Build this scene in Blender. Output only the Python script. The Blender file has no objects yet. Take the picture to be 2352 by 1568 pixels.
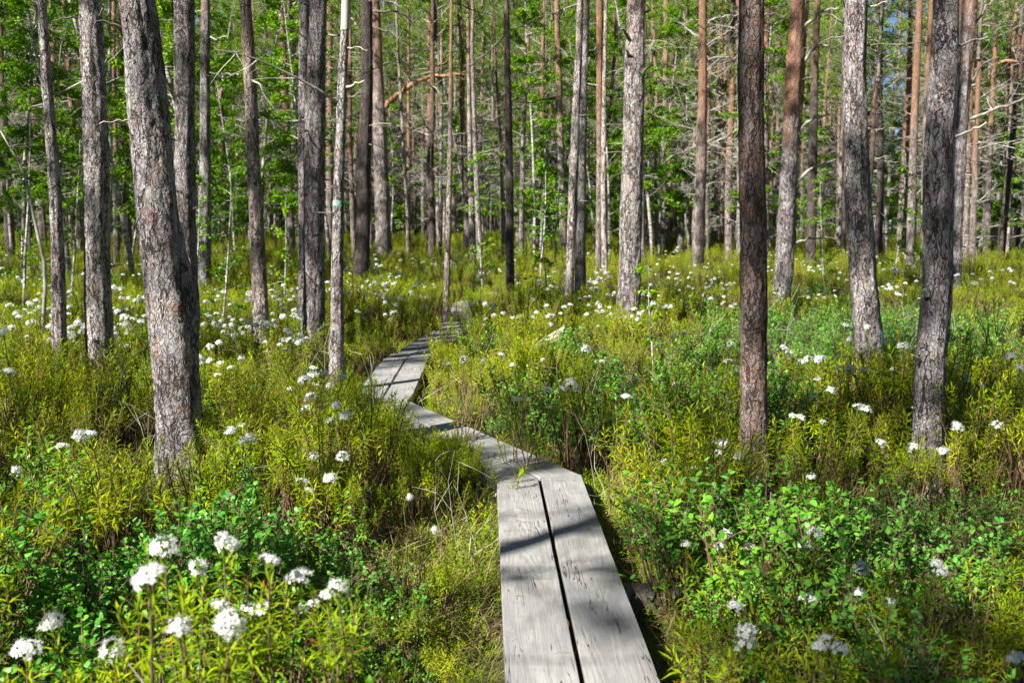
import bpy, math, random
import numpy as np
from mathutils import Vector, noise, Matrix
R = math.radians
rnd = random.Random(7)
scn = bpy.context.scene
COL = scn.collection

# ------------------------------------------------------------------ camera maths
F, CX, CY, PITCH, H = 2287.0, 1176.0, 784.0, R(6.6), 1.3
cp, sp = math.cos(PITCH), math.sin(PITCH)
def ray(px, py):
    u, v = (px-CX)/F, (CY-py)/F
    return Vector((u, cp+v*sp, -sp+v*cp))
def on_z(px, py, z):
    d = ray(px, py); t = (z-H)/d.z
    return Vector((0, 0, H)) + d*t
def on_y(px, py, Y):
    d = ray(px, py); t = Y/d.y
    return Vector((0, 0, H)) + d*t, t

# ------------------------------------------------------------------ mesh builder
class MB:
    def __init__(s): s.v = []; s.f = []; s.m = []; s.uv = None
    def leaf(s, p, d, n, L, w, droop=0.0, mat=0, wide=0.5):
        side = d.cross(n)
        if side.length < 1e-5: side = d.orthogonal()
        side.normalize(); up = side.cross(d)
        a = len(s.v); mid = p + d*(L*wide); tip = p + d*L - up*(droop*L)
        s.v += [p+side*(w*.12), p-side*(w*.12), mid-side*(w*.5)+up*(w*.12), mid+side*(w*.5)+up*(w*.12), tip]
        s.f += [(a, a+1, a+2, a+3), (a+3, a+2, a+4)]; s.m += [mat, mat]
    def oval(s, p, d, n, L, w, mat=0):
        side = d.cross(n)
        if side.length < 1e-5: side = d.orthogonal()
        side.normalize(); up = side.cross(d)
        a = len(s.v); q1 = p+d*(L*.3); q2 = p+d*(L*.72)
        s.v += [p, q1-side*(w*.45)+up*(w*.1), q1+side*(w*.45)+up*(w*.1), q2-side*(w*.42)+up*(w*.1), q2+side*(w*.42)+up*(w*.1), p+d*L]
        s.f += [(a, a+1, a+2), (a+2, a+1, a+3, a+4), (a+4, a+3, a+5)]; s.m += [mat]*3
    def tube(s, pts, rad, n=4, mat=0, cap=True):
        k0 = len(s.v); N = len(pts)
        ref = None
        for i, p in enumerate(pts):
            t = (pts[min(i+1, N-1)]-pts[max(i-1, 0)])
            if t.length < 1e-9: t = Vector((0, 0, 1))
            t.normalize()
            if ref is None: ref = t.orthogonal().normalized()
            ref = (ref - t*ref.dot(t)); 
            if ref.length < 1e-6: ref = t.orthogonal()
            ref.normalize(); b = t.cross(ref)
            for j in range(n):
                a = 2*math.pi*j/n
                s.v.append(p + (ref*math.cos(a)+b*math.sin(a))*rad[i])
        for i in range(N-1):
            for j in range(n):
                a, b2 = k0+i*n+j, k0+i*n+(j+1) % n
                s.f.append((a, b2, b2+n, a+n)); s.m.append(mat)
        if cap:
            s.f.append(tuple(k0+(N-1)*n+j for j in range(n))); s.m.append(mat)
            s.f.append(tuple(k0+j for j in reversed(range(n)))); s.m.append(mat)
    def mesh(s, name, mats, smooth=False):
        me = bpy.data.meshes.new(name)
        me.from_pydata([tuple(v) for v in s.v], [], s.f)
        for m in mats: me.materials.append(m)
        me.polygons.foreach_set('material_index', s.m)
        if smooth: me.polygons.foreach_set('use_smooth', [True]*len(s.f))
        me.update()
        return me
def link(name, me, parent=None, loc=None, hidden=False):
    o = bpy.data.objects.new(name, me)
    if not hidden: COL.objects.link(o)
    if parent is not None: o.parent = parent
    if loc is not None: o.location = loc
    return o
def tag(o, label=None, cat=None, group=None, kind=None):
    if label: o['label'] = label
    if cat: o['category'] = cat
    if group: o['group'] = group
    if kind: o['kind'] = kind
    return o
def thing(name, label, cat, loc=(0, 0, 0), rz=0, group=None):
    o = bpy.data.objects.new(name, None); COL.objects.link(o)
    o.location = loc; o.rotation_euler = (0, 0, rz); o.empty_display_size = .2
    return tag(o, label, cat, group)
def rvec(r, s=1.0): return Vector((r.uniform(-s, s), r.uniform(-s, s), r.uniform(-s, s)))

# ------------------------------------------------------------------ materials
class NT:
    def __init__(s, name):
        s.m = bpy.data.materials.new(name); s.m.use_nodes = True
        s.t = s.m.node_tree; s.t.nodes.clear()
        s.out = s.n('ShaderNodeOutputMaterial')
    def n(s, typ, **kw):
        x = s.t.nodes.new(typ)
        for k, v in kw.items(): setattr(x, k, v)
        return x
    def l(s, a, b): s.t.links.new(a, b)
    def put(s, sock, v):
        if isinstance(v, bpy.types.NodeSocket): s.l(v, sock)
        elif isinstance(v, (tuple, list)) and len(v) == 3 and sock.type == 'RGBA': sock.default_value = (*v, 1)
        else: sock.default_value = v
    def math(s, op, a, b=0.0, c=0.0, clamp=False):
        x = s.n('ShaderNodeMath', operation=op, use_clamp=clamp)
        s.put(x.inputs[0], a); s.put(x.inputs[1], b)
        if op in ('MULTIPLY_ADD',): s.put(x.inputs[2], c)
        return x.outputs[0]
    def mix(s, f, a, b, blend='MIX'):
        x = s.n('ShaderNodeMix', data_type='RGBA', blend_type=blend)
        s.put(x.inputs['Factor'], f); s.put(x.inputs[6], a); s.put(x.inputs[7], b)
        return x.outputs[2]
    def noise(s, vec, scale, detail=3, rough=.55, dist=0.0):
        x = s.n('ShaderNodeTexNoise'); s.put(x.inputs['Vector'], vec)
        x.inputs['Scale'].default_value = scale; x.inputs['Detail'].default_value = detail
        x.inputs['Roughness'].default_value = rough; x.inputs['Distortion'].default_value = dist
        return x.outputs[0]
    def ramp(s, f, lo, hi, a=0.0, b=1.0):
        x = s.n('ShaderNodeMapRange', interpolation_type='SMOOTHSTEP'); s.put(x.inputs[0], f)
        x.inputs[1].default_value = lo; x.inputs[2].default_value = hi
        x.inputs[3].default_value = a; x.inputs[4].default_value = b
        return x.outputs[0]
    def n_sep(s, c):
        x = s.n('ShaderNodeSeparateColor'); s.l(c, x.inputs[0]); return x.outputs[0]
    def mapping(s, vec, scale, loc=(0, 0, 0)):
        x = s.n('ShaderNodeMapping'); s.put(x.inputs[0], vec)
        x.inputs['Scale'].default_value = scale; x.inputs['Location'].default_value = loc
        return x.outputs[0]

def leaf_mat(name, c1, c2, c3, trans=.4, spec=.4, rough=.45, old=None, patch=.9):
    """leaf colours vary from leaf to leaf and plant to plant"""
    k = NT(name)
    g = k.n('ShaderNodeNewGeometry'); oi = k.n('ShaderNodeObjectInfo')
    col = k.mix(k.ramp(g.outputs['Random Per Island'], 0, 1), c1, c2)
    pn = k.noise(g.outputs['Position'], patch, 2)
    col = k.mix(k.ramp(pn, .4, .62), col, k.mix(k.math('MULTIPLY', oi.outputs['Random'], .6), col, c3))
    col = k.mix(k.math('MULTIPLY', oi.outputs['Random'], .55), col, c3)
    if old:
        col = k.mix(k.math('GREATER_THAN', g.outputs['Random Per Island'], 1-old[1]), col, old[0])
    b = k.n('ShaderNodeBsdfPrincipled'); k.put(b.inputs['Base Color'], col)
    b.inputs['Roughness'].default_value = rough; b.inputs['Specular IOR Level'].default_value = spec
    t = k.n('ShaderNodeBsdfTranslucent')
    hs = k.n('ShaderNodeHueSaturation'); hs.inputs['Saturation'].default_value = 1.15; hs.inputs['Value'].default_value = 1.25
    k.put(hs.inputs['Color'], col); k.l(hs.outputs[0], t.inputs[0])
    mx = k.n('ShaderNodeMixShader'); mx.inputs[0].default_value = trans
    k.l(b.outputs[0], mx.inputs[1]); k.l(t.outputs[0], mx.inputs[2]); k.l(mx.outputs[0], k.out.inputs[0])
    return k.m

def bark_mat(name, scale=1.0, zstart=3.0, zend=5.5, orange=1.0, lichen=.5, grey=(.33, .32, .33), red=(.28, .19, .155), fine=False):
    k = NT(name)
    tc = k.n('ShaderNodeTexCoord'); oi = k.n('ShaderNodeObjectInfo')
    P = tc.outputs['Object']
    sh = k.n('ShaderNodeVectorMath', operation='ADD'); k.l(P, sh.inputs[0])
    cmb = k.n('ShaderNodeCombineXYZ'); rr = k.math('MULTIPLY', oi.outputs['Random'], 37.0)
    for i in range(3): k.l(rr, cmb.inputs[i])
    k.l(cmb.outputs[0], sh.inputs[1]); V = sh.outputs[0]
    warp = k.n('ShaderNodeTexNoise'); k.l(V, warp.inputs[0]); warp.inputs['Scale'].default_value = 30*scale; warp.inputs['Detail'].default_value = 4
    wm = k.n('ShaderNodeVectorMath', operation='MULTIPLY_ADD')
    k.l(warp.outputs['Color'], wm.inputs[0]); wm.inputs[1].default_value = (.035, .035, .06); k.l(V, wm.inputs[2]); W = wm.outputs[0]
    v2 = k.n('ShaderNodeTexVoronoi', feature='F1'); k.l(k.mapping(W, (1, 1, .45)), v2.inputs[0]); v2.inputs['Scale'].default_value = 52*scale
    v3 = k.n('ShaderNodeTexVoronoi', feature='DISTANCE_TO_EDGE'); k.l(k.mapping(W, (1, 1, .45)), v3.inputs[0]); v3.inputs['Scale'].default_value = 52*scale
    n1 = k.noise(V, 60*scale, 5, .75); n2 = k.noise(V, 3.1, 3, .6); n3 = k.noise(k.mapping(W, (1, 1, .4)), 15*scale, 4, .7); n4 = k.noise(V, 5.5, 4, .7)
    r1_ = k.math('ABSOLUTE', k.math('SUBTRACT', k.noise(k.mapping(W, (1, 1, .22)), 17*scale, 3, .6), .5))
    r2_ = k.math('ABSOLUTE', k.math('SUBTRACT', k.noise(k.mapping(W, (1, 1, .5)), 34*scale, 3, .6), .5))
    fis = k.math('MINIMUM', k.ramp(r1_, .004, .035), k.math('MAXIMUM', k.ramp(r2_, .0, .03), k.ramp(n4, .44, .52))); fis2 = k.ramp(v3.outputs[0], .0, .12)
    sep = k.n('ShaderNodeSeparateXYZ'); k.l(P, sep.inputs[0])
    zz = k.math('ADD', sep.outputs[2], k.math('MULTIPLY', k.math('SUBTRACT', n2, .5), 3.0))
    zz = k.math('ADD', zz, k.math('MULTIPLY', k.math('SUBTRACT', oi.outputs['Random'], .5), 1.6))
    up = k.math('MULTIPLY', k.ramp(zz, zstart, zend), orange)
    plate = k.mix(k.ramp(v2.outputs['Color'], .45, .95), grey, red)
    plate = k.mix(k.ramp(n3, .42, .6), plate, tuple(min(.62, c*1.35) for c in grey))
    plate = k.mix(k.ramp(n1, .5, .62, 0, .5), plate, tuple(c*.6 for c in grey))
    plate = k.mix(k.ramp(k.noise(V, 13*scale, 4, .7), .55, .64, 0, .7), plate, red)
    tone = k.mix(k.ramp(oi.outputs['Random'], 0, 1), (.72, .7, .72), (1.15, 1.1, 1.05))
    plate = k.mix(1.0, plate, tone, 'MULTIPLY')
    lm = k.math('MULTIPLY', k.ramp(n4, .54, .66), k.ramp(n1, .42, .6))
    plate = k.mix(k.math('MULTIPLY', lm, lichen), plate, (.50, .52, .44))
    plate = k.mix(k.math('MULTIPLY', k.ramp(k.noise(V, 8, 3, .6), .60, .66), .5*lichen), plate, (.48, .52, .48))
    oc = k.mix(k.ramp(n3, .35, .65), (.40, .215, .12), (.29, .14, .085))
    oc = k.mix(k.ramp(n1, .5, .7, 0, .7), oc, (.38, .27, .21))
    col = k.mix(up, plate, oc)
    deep = k.mix(k.math('MULTIPLY', k.math('SUBTRACT', 1, fis), k.math('SUBTRACT', 1, k.math('MULTIPLY', up, .75))), col, (.055, .042, .038))
    deep = k.mix(k.math('MULTIPLY', k.math('SUBTRACT', 1, fis2), .45), deep, (.10, .075, .065))
    b = k.n('ShaderNodeBsdfPrincipled'); k.l(deep, b.inputs['Base Color']); b.inputs['Roughness'].default_value = .85
    b.inputs['Specular IOR Level'].default_value = .2
    hgt = k.math('ADD', k.math('MULTIPLY', fis, k.math('SUBTRACT', 1, k.math('MULTIPLY', up, .6))), k.math('ADD', k.math('MULTIPLY', fis2, .4), k.math('MULTIPLY', n1, .7)))
    hgt = k.math('ADD', hgt, k.math('MULTIPLY', k.n_sep(v2.outputs['Color']), .45))
    bp = k.n('ShaderNodeBump'); bp.inputs['Strength'].default_value = 1.0; bp.inputs['Distance'].default_value = .013
    k.l(hgt, bp.inputs['Height']); k.l(bp.outputs[0], b.inputs['Normal'])
    k.l(b.outputs[0], k.out.inputs[0])
    return k.m

def plain_mat(name, c1, c2, scale=20, rough=.8, bump=.0, stretch=(1, 1, 1), spec=.3):
    k = NT(name); tc = k.n('ShaderNodeTexCoord'); oi = k.n('ShaderNodeObjectInfo')
    V = k.mapping(tc.outputs['Object'], stretch)
    n = k.noise(V, scale, 4, .65)
    col = k.mix(k.ramp(n, .35, .65), c1, c2)
    b = k.n('ShaderNodeBsdfPrincipled'); k.l(col, b.inputs['Base Color']); b.inputs['Roughness'].default_value = rough
    b.inputs['Specular IOR Level'].default_value = spec
    if bump:
        bp = k.n('ShaderNodeBump'); bp.inputs['Strength'].default_value = bump; bp.inputs['Distance'].default_value = .01
        k.l(n, bp.inputs['Height']); k.l(bp.outputs[0], b.inputs['Normal'])
    k.l(b.outputs[0], k.out.inputs[0]); return k.m

def plank_mat():
    k = NT('weathered_plank_wood'); uvn = k.n('ShaderNodeUVMap'); uvn.uv_map = 'UVMap'
    g = k.n('ShaderNodeObjectInfo'); U = uvn.outputs[0]
    off = k.n('ShaderNodeCombineXYZ'); k.l(k.math('MULTIPLY', g.outputs['Random'], 13.0), off.inputs[2]); k.l(k.math('MULTIPLY', g.outputs['Random'], 41.0), off.inputs[0])
    ad = k.n('ShaderNodeVectorMath', operation='ADD'); k.l(U, ad.inputs[0]); k.l(off.outputs[0], ad.inputs[1]); V = ad.outputs[0]
    # growth rings cut flat: rings of a large distorted field
    w = k.noise(k.mapping(V, (.42, 5, 1)), 1.3, 1, .4)
    rings = k.math('SINE', k.math('ADD', k.math('MULTIPLY', w, 120.0), k.math('MULTIPLY', k.noise(k.mapping(V, (3, 30, 1)), 3, 2), 7.0)))
    rings = k.ramp(rings, -1, 1)
    fine = k.noise(k.mapping(V, (6, 190, 1)), 1.0, 4, .7)
    patch = k.noise(k.mapping(V, (2.2, 5, 1)), 1.7, 4, .6)
    crackf = k.noise(k.mapping(V, (2.3, 46, 1)), 1.0, 2, .5)
    crack = k.math('MULTIPLY', k.ramp(k.math('ABSOLUTE', k.math('SUBTRACT', crackf, .5)), 0, .016, 1, 0), k.ramp(k.noise(k.mapping(V, (3, 9, 1)), 1.0, 2), .52, .6))
    vk = k.n('ShaderNodeTexVoronoi'); k.l(k.mapping(V, (1.5, 5.5, 1)), vk.inputs[0]); vk.inputs['Scale'].default_value = 1.0
    knot = k.ramp(vk.outputs['Distance'], .02, .10, 1, 0)
    col = k.mix(k.ramp(patch, .35, .68), (.25, .25, .25), (.38, .375, .36))
    col = k.mix(k.math('MULTIPLY', k.math('MULTIPLY', rings, k.ramp(patch, .3, .7)), .34), col, (.15, .14, .135))
    col = k.mix(k.ramp(fine, .45, .75, 0, .5), col, (.12, .115, .11))
    col = k.mix(k.math('MULTIPLY', knot, .6), col, (.16, .10, .07))
    col = k.mix(crack, col, (.03, .028, .025))
    b = k.n('ShaderNodeBsdfPrincipled'); k.l(col, b.inputs['Base Color']); b.inputs['Roughness'].default_value = .7
    b.inputs['Specular IOR Level'].default_value = .35
    h = k.math('SUBTRACT', k.math('ADD', k.math('MULTIPLY', fine, .6), k.math('MULTIPLY', k.math('SUBTRACT', 1, rings), .2)), k.math('MULTIPLY', crack, 1.6))
    bp = k.n('ShaderNodeBump'); bp.inputs['Strength'].default_value = .6; bp.inputs['Distance'].default_value = .003
    k.l(h, bp.inputs['Height']); k.l(bp.outputs[0], b.inputs['Normal']); k.l(b.outputs[0], k.out.inputs[0])
    return k.m

def ground_mat():
    k = NT('forest_floor'); tc = k.n('ShaderNodeTexCoord'); P = tc.outputs['Object']
    n = k.noise(P, 2.1, 4, .65); n2 = k.noise(P, 38, 5, .7); n3 = k.noise(P, .7, 3, .6)
    col = k.mix(k.ramp(n, .38, .62), (.085, .105, .018), (.10, .075, .032))
    col = k.mix(k.ramp(n3, .5, .66), col, (.15, .14, .03))
    col = k.mix(k.ramp(n2, .45, .7, 0, .75), col, (.035, .028, .013))
    b = k.n('ShaderNodeBsdfPrincipled'); k.l(col, b.inputs['Base Color']); b.inputs['Roughness'].default_value = .95
    bp = k.n('ShaderNodeBump'); bp.inputs['Strength'].default_value = 1; bp.inputs['Distance'].default_value = .03
    k.l(n2, bp.inputs['Height']); k.l(bp.outputs[0], b.inputs['Normal']); k.l(b.outputs[0], k.out.inputs[0])
    return k.m

M_TEA = leaf_mat('marsh_tea_leaf', (.28, .38, .004), (.50, .54, .006), (.15, .30, .006), .33, .14, .55, old=((.34, .17, .02), .04))
M_BIL = leaf_mat('bilberry_leaf', (.11, .36, .02), (.25, .50, .03), (.10, .36, .06), .3, .4, .4)
M_GRS = leaf_mat('grass_blade', (.18, .32, .008), (.34, .44, .02), (.16, .28, .01), .35, .15, .5, old=((.42, .33, .16), .22))
M_MOSS = leaf_mat('moss_and_heather', (.22, .33, .005), (.38, .44, .01), (.14, .26, .01), .25, .12, .7)
M_BIR = leaf_mat('birch_leaf', (.10, .29, .004), (.32, .49, .008), (.06, .20, .006), .42, .25, .4)
M_NDL = leaf_mat('pine_needle', (.12, .24, .015), (.30, .38, .025), (.09, .20, .025), .25, .25, .5, patch=.3)
M_LIT = leaf_mat('dry_litter', (.30, .21, .10), (.42, .33, .18), (.22, .13, .07), .15, .2, .7)
M_PET = leaf_mat('white_petal', (.86, .86, .82), (.92, .92, .90), (.84, .86, .84), .35, .2, .6)
M_STEM = plain_mat('shrub_stem', (.075, .042, .022), (.19, .125, .08), 60)
M_TWIG = plain_mat('grey_twig', (.20, .185, .16), (.44, .42, .37), 14, .85, .4, (1, 1, .5))
M_DARKTWIG = plain_mat('dark_twig', (.09, .075, .06), (.22, .20, .17), 12, .9)
M_BARE = plain_mat('barkless_wood', (.36, .33, .27), (.52, .48, .41), 16, .75, .3, (1, 1, .12))
M_GREEN_STEM = plain_mat('green_stem', (.12, .20, .03), (.20, .26, .06), 30)
M_ROCK = plain_mat('mossy_rock', (.10, .10, .095), (.22, .21, .19), 6, .9, .8)
M_CUT = plain_mat('weathered_log_wood', (.17, .13, .10), (.44, .39, .32), 26, .8, .6, (.25, 1, 1))
M_ORB = plain_mat('orange_limb_bark', (.32, .15, .07), (.40, .24, .15), 18, .85, .4)
M_BIRB = plain_mat('birch_bark', (.10, .09, .08), (.48, .46, .42), 9, .8, .2, (1, 1, 2.5))
M_PAINT = plain_mat('worn_teal_paint', (.06, .26, .20), (.30, .32, .30), 45, .8, .5)
M_PLANK = plank_mat(); M_GND = ground_mat()
B_GREY = bark_mat('pine_bark_grey', 1.0, 3.0, 5.0, .9, .75)
B_BIG = bark_mat('pine_bark_thick', .95, 3.6, 6.5, .6, .7, red=(.32, .21, .165))
B_RED = bark_mat('pine_bark_reddish', 1.15, 2.4, 4.6, .95, .5, grey=(.31, .275, .26))
B_DARK = bark_mat('pine_bark_dark', 1.1, 4.0, 6.0, .5, .35, grey=(.10, .088, .085), red=(.12, .065, .045))  # dark bark; on the slim pines out of the sun, shade put into the colour
B_SHADE = bark_mat('pine_bark_red_brown_shaded', 1.0, 3.6, 6.5, .5, .35, grey=(.17, .135, .125), red=(.22, .11, .07))  # red-brown bark, its colour darkened to carry the shade on this pine
B_FAR = bark_mat('far_pine_bark', .8, 3.2, 7.5, .9, .7, grey=(.42, .39, .37), red=(.38, .28, .23))

# ------------------------------------------------------------------ plants
def curve_pts(p, d, L, bend, n, r, wob=.08):
    pts = [p.copy()]; dd = d.normalized()
    for i in range(n):
        dd = (dd + bend*(1.0/n) + rvec(r, wob)).normalized()
        pts.append(pts[-1] + dd*(L/n))
    return pts, dd
def tea_shoot(mb, tip, d, r, n=26, L=.045, w=.0056, span=.125, mat=0):
    d = d.normalized(); o1 = d.orthogonal().normalized(); o2 = d.cross(o1)
    for i in range(n):
        t = i/n; a = i*2.4 + r.uniform(-.3, .3)
        side = o1*math.cos(a)+o2*math.sin(a)
        th = 1.85 - 1.55*t**1.2 + r.uniform(-.22, .22)       # top leaves upright, lower ones spread and droop
        dd = d*math.cos(th)+side*math.sin(th)
        p = tip - d*(span*(1-t))
        mb.leaf(p, dd, d, L*r.uniform(.75, 1.2)*(1 if t < .75 else .8), w*r.uniform(.8, 1.2), r.uniform(.05, .3), mat)
def tea_plant(r, ls, st, shoots, leaves_n=26, seed_base=Vector((0, 0, 0)), mat_s=0, mat_l=0, tips=None, hgt=.5, spread=.2):
    """woody stems that fork into leafy shoots; returns the shoot tips"""
    out = []
    if tips is None:
        tips = []
        for i in range(shoots):
            a = r.uniform(0, 6.28); q = spread*math.sqrt(r.random())
            tips.append(Vector((q*math.cos(a), q*math.sin(a), hgt*r.uniform(.6, 1.05))))
    for i, t in enumerate(tips):
        b = seed_base + Vector((r.uniform(-.05, .05)*spread/.2, r.uniform(-.05, .05)*spread/.2, -.02))
        mid = b.lerp(t, .5) + rvec(r, .035); 
        m2 = b.lerp(t, .8) + rvec(r, .02); m2.z = min(m2.z, t.z-.05)
        st.tube([b, mid, m2, t], [.0045, .0036, .0026, .0018], 3, mat_s, False)
        d = (t-m2).normalized()
        tea_shoot(ls, t, d, r, leaves_n, mat=mat_l)
        out.append((t, d))
        if r.random() < .7:
            s2 = m2 + rvec(r, .05) + Vector((0, 0, .07)); st.tube([mid, s2], [.003, .0015], 3, mat_s, False)
            tea_shoot(ls, s2, (s2-mid).normalized(), r, int(leaves_n*.7), mat=mat_l, span=.08)
    return out
def bil_plant(r, mb, n_st=7, hgt=.40, spread=.18, leaf=.019, ms=1, ml=0, per=26):
    for i in range(n_st):
        a = r.uniform(0, 6.28); q = spread*math.sqrt(r.random())
        tip = Vector((q*math.cos(a), q*math.sin(a), hgt*r.uniform(.6, 1.05)))
        b = Vector((q*.2*math.cos(a), q*.2*math.sin(a), -.02)); mid = b.lerp(tip, .5)+rvec(r, .03)
        mb.tube([b, mid, tip], [.0035, .0026, .0012], 3, ms, False)
        for j in range(5):
            s0 = mid.lerp(tip, r.random()) if j else mid.lerp(tip, .8)
            s1 = s0 + Vector((r.uniform(-.07, .07), r.uniform(-.07, .07), r.uniform(.02, .10)))
            mb.tube([s0, s1], [.002, .001], 3, ms, False)
            for k in range(per//3):
                p = s0.lerp(s1, r.random()*1.05)
                d = Vector((r.uniform(-1, 1), r.uniform(-1, 1), r.uniform(-.1, .9))).normalized()
                mb.oval(p, d, Vector((r.uniform(-.5, .5), r.uniform(-.5, .5), 1)), leaf*r.uniform(.7, 1.25), leaf*.62*r.uniform(.8, 1.2), ml)
def grass_plant(r, mb, n=46, hgt=.24, spread=.07, mat=0, w=.0032):
    for i in range(n):
        a = r.uniform(0, 6.28); q = spread*math.sqrt(r.random()); p = Vector((q*math.cos(a), q*math.sin(a), -.01))
        d = Vector((math.cos(a)*r.uniform(.1, .8), math.sin(a)*r.uniform(.1, .8), 1)).normalized(); L = hgt*r.uniform(.5, 1.15)
        side = d.cross(Vector((0, 0, 1)));  side = side.normalized() if side.length > 1e-4 else Vector((1, 0, 0))
        out = Vector((d.x, d.y, 0)); k0 = len(mb.v); N = 4
        for j in range(N):
            t = j/(N-1); c = p + d*(L*t) + (out*.5 - Vector((0, 0, .55)))*(L*t*t*r.uniform(.5, .8))
            ww = w*(1-t*.92)
            mb.v += [c-side*ww*.5, c+side*ww*.5]
        for j in range(N-1):
            b = k0+j*2; mb.f.append((b, b+1, b+3, b+2)); mb.m.append(mat)
def moss_plant(r, mb, n=70, hgt=.09, spread=.12, mat=0):
    for i in range(n):
        a = r.uniform(0, 6.28); q = spread*math.sqrt(r.random()); p = Vector((q*math.cos(a), q*math.sin(a), -.005))
        top = p + Vector((r.uniform(-.03, .03), r.uniform(-.03, .03), hgt*r.uniform(.4, 1.1)))
        dd = (top-p).normalized()
        for j in range(9):
            q2 = p.lerp(top, (j+1)/9); s = rvec(r, 1); s = (s - dd*s.dot(dd)).normalized()
            mb.leaf(q2, (s+dd*.7).normalized(), dd, .014, .0035, .1, mat)
def twig_plant(r, mb, n=4, hgt=.45, mat=0, rad=.0026):
    for i in range(n):
        a = r.uniform(0, 6.28); p = Vector((r.uniform(-.1, .1), r.uniform(-.1, .1), -.01))
        pts, dd = curve_pts(p, Vector((math.cos(a)*.6, math.sin(a)*.6, 1)), hgt*r.uniform(.6, 1.2), Vector((0, 0, .3)), 4, r, .38)
        mb.tube(pts, [rad*(1-.2*j) for j in range(5)], 3, mat, False)
        for j in range(4):
            q = pts[1+j % 4]; p2, _ = curve_pts(q, rvec(r, 1)+Vector((0, 0, .7)), hgt*.35, Vector((0, 0, 0)), 2, r, .2)
            mb.tube(p2, [rad*.5, rad*.35, rad*.2], 3, mat, False)
def litter_plant(r, mb, n=60, spread=.2):
    for i in range(n):
        a = r.uniform(0, 6.28); q = spread*math.sqrt(r.random()); p = Vector((q*math.cos(a), q*math.sin(a), r.uniform(.005, .05)))
        d = Vector((r.uniform(-1, 1), r.uniform(-1, 1), r.uniform(-.2, .5))).normalized()
        mb.leaf(p, d, Vector((0, 0, 1)), r.uniform(.04, .14), .0028, r.uniform(0, .3), 0)

def flower_mesh(name, r, florets=34, R0=.021, petal=.0085, flat=.75, openness=1.0):
    mb = MB()
    g = math.pi*(3-math.sqrt(5))
    gap = rvec(r, 1).normalized()
    for i in range(florets):
        z = 1-(i+.5)/florets*openness; a = i*g; q = math.sqrt(max(0, 1-z*z))
        n = Vector((q*math.cos(a), q*math.sin(a), z)).normalized()
        n = (n+rvec(r, .2)).normalized()
        if n.dot(gap) > .82 or r.random() < .1: continue
        c = Vector((n.x*R0, n.y*R0, n.z*R0*flat))*r.uniform(.85, 1.1)
        mb.tube([Vector((0, 0, -.014)), c], [.0006, .0005], 3, 1, False)
        o1 = n.orthogonal().normalized(); o2 = n.cross(o1)
        for j in range(5):
            b = 6.283*j/5 + r.uniform(-.2, .2); s = o1*math.cos(b)+o2*math.sin(b)
            mb.leaf(c, (s+n*.35).normalized(), n, petal*r.uniform(.8, 1.1), petal*.62, .15, 0, .62)
        for j in range(6):
            b = r.uniform(0, 6.28); s = (o1*math.cos(b)+o2*math.sin(b))*.55 + n
            mb.leaf(c, s.normalized(), n, .0115, .0007, 0, 0)
    return mb.mesh(name, [M_PET, M_GREEN_STEM])
FLOWERS = [flower_mesh('flower_head', random.Random(11), 38, .021, .0085, .9, 1.15), flower_mesh('flower_head', random.Random(12), 30, .020, .0085, .8, 1.0),
           flower_mesh('flower_head', random.Random(13), 46, .023, .009, 1.0, 1.3),
           flower_mesh('flower_head', random.Random(14), 18, .022, .009, .6, .7), flower_mesh('flower_head', random.Random(15), 26, .024, .0105, .55, .9)]

# hidden sources for the uncountable undergrowth (never linked to the scene)
def source_collection(name, meshes):
    c = bpy.data.collections.new(name)
    for i, me in enumerate(meshes):
        o = bpy.data.objects.new(me.name, me); c.objects.link(o)
    return c
def scatter(name, label, coll, pts, kind='stuff', cat='undergrowth'):
    """pts: list of (x,y,z, rx,ry,rz, scale, index)"""
    a = np.array(pts, dtype=np.float32)
    me = bpy.data.meshes.new(name); me.vertices.add(len(a)); me.vertices.foreach_set('co', a[:, :3].ravel())
    at = me.attributes.new('turn', 'FLOAT_VECTOR', 'POINT'); at.data.foreach_set('vector', a[:, 3:6].ravel())
    at = me.attributes.new('size', 'FLOAT', 'POINT'); at.data.foreach_set('value', a[:, 6].copy())
    at = me.attributes.new('pick', 'INT', 'POINT'); at.data.foreach_set('value', a[:, 7].astype(np.int32))
    me.update(); o = link(name, me); tag(o, label, cat, None, kind)
    ng = bpy.data.node_groups.new(name+'_scatter', 'GeometryNodeTree')
    ng.interface.new_socket('Geometry', in_out='INPUT', socket_type='NodeSocketGeometry')
    ng.interface.new_socket('Geometry', in_out='OUTPUT', socket_type='NodeSocketGeometry')
    gi = ng.nodes.new('NodeGroupInput'); go = ng.nodes.new('NodeGroupOutput')
    ci = ng.nodes.new('GeometryNodeCollectionInfo'); ci.inputs[0].default_value = coll
    ci.inputs['Separate Children'].default_value = True; ci.inputs['Reset Children'].default_value = True
    iop = ng.nodes.new('GeometryNodeInstanceOnPoints'); iop.inputs['Pick Instance'].default_value = True
    def attr(nm, ty):
        x = ng.nodes.new('GeometryNodeInputNamedAttribute'); x.data_type = ty; x.inputs[0].default_value = nm
        return x.outputs[0]
    L = ng.links.new
    L(gi.outputs[0], iop.inputs['Points']); L(ci.outputs[0], iop.inputs['Instance'])
    L(attr('pick', 'INT'), iop.inputs['Instance Index']); L(attr('turn', 'FLOAT_VECTOR'), iop.inputs['Rotation'])
    L(attr('size', 'FLOAT'), iop.inputs['Scale']); L(iop.outputs[0], go.inputs[0])
    md = o.modifiers.new('scatter', 'NODES'); md.node_group = ng
    return o

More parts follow.
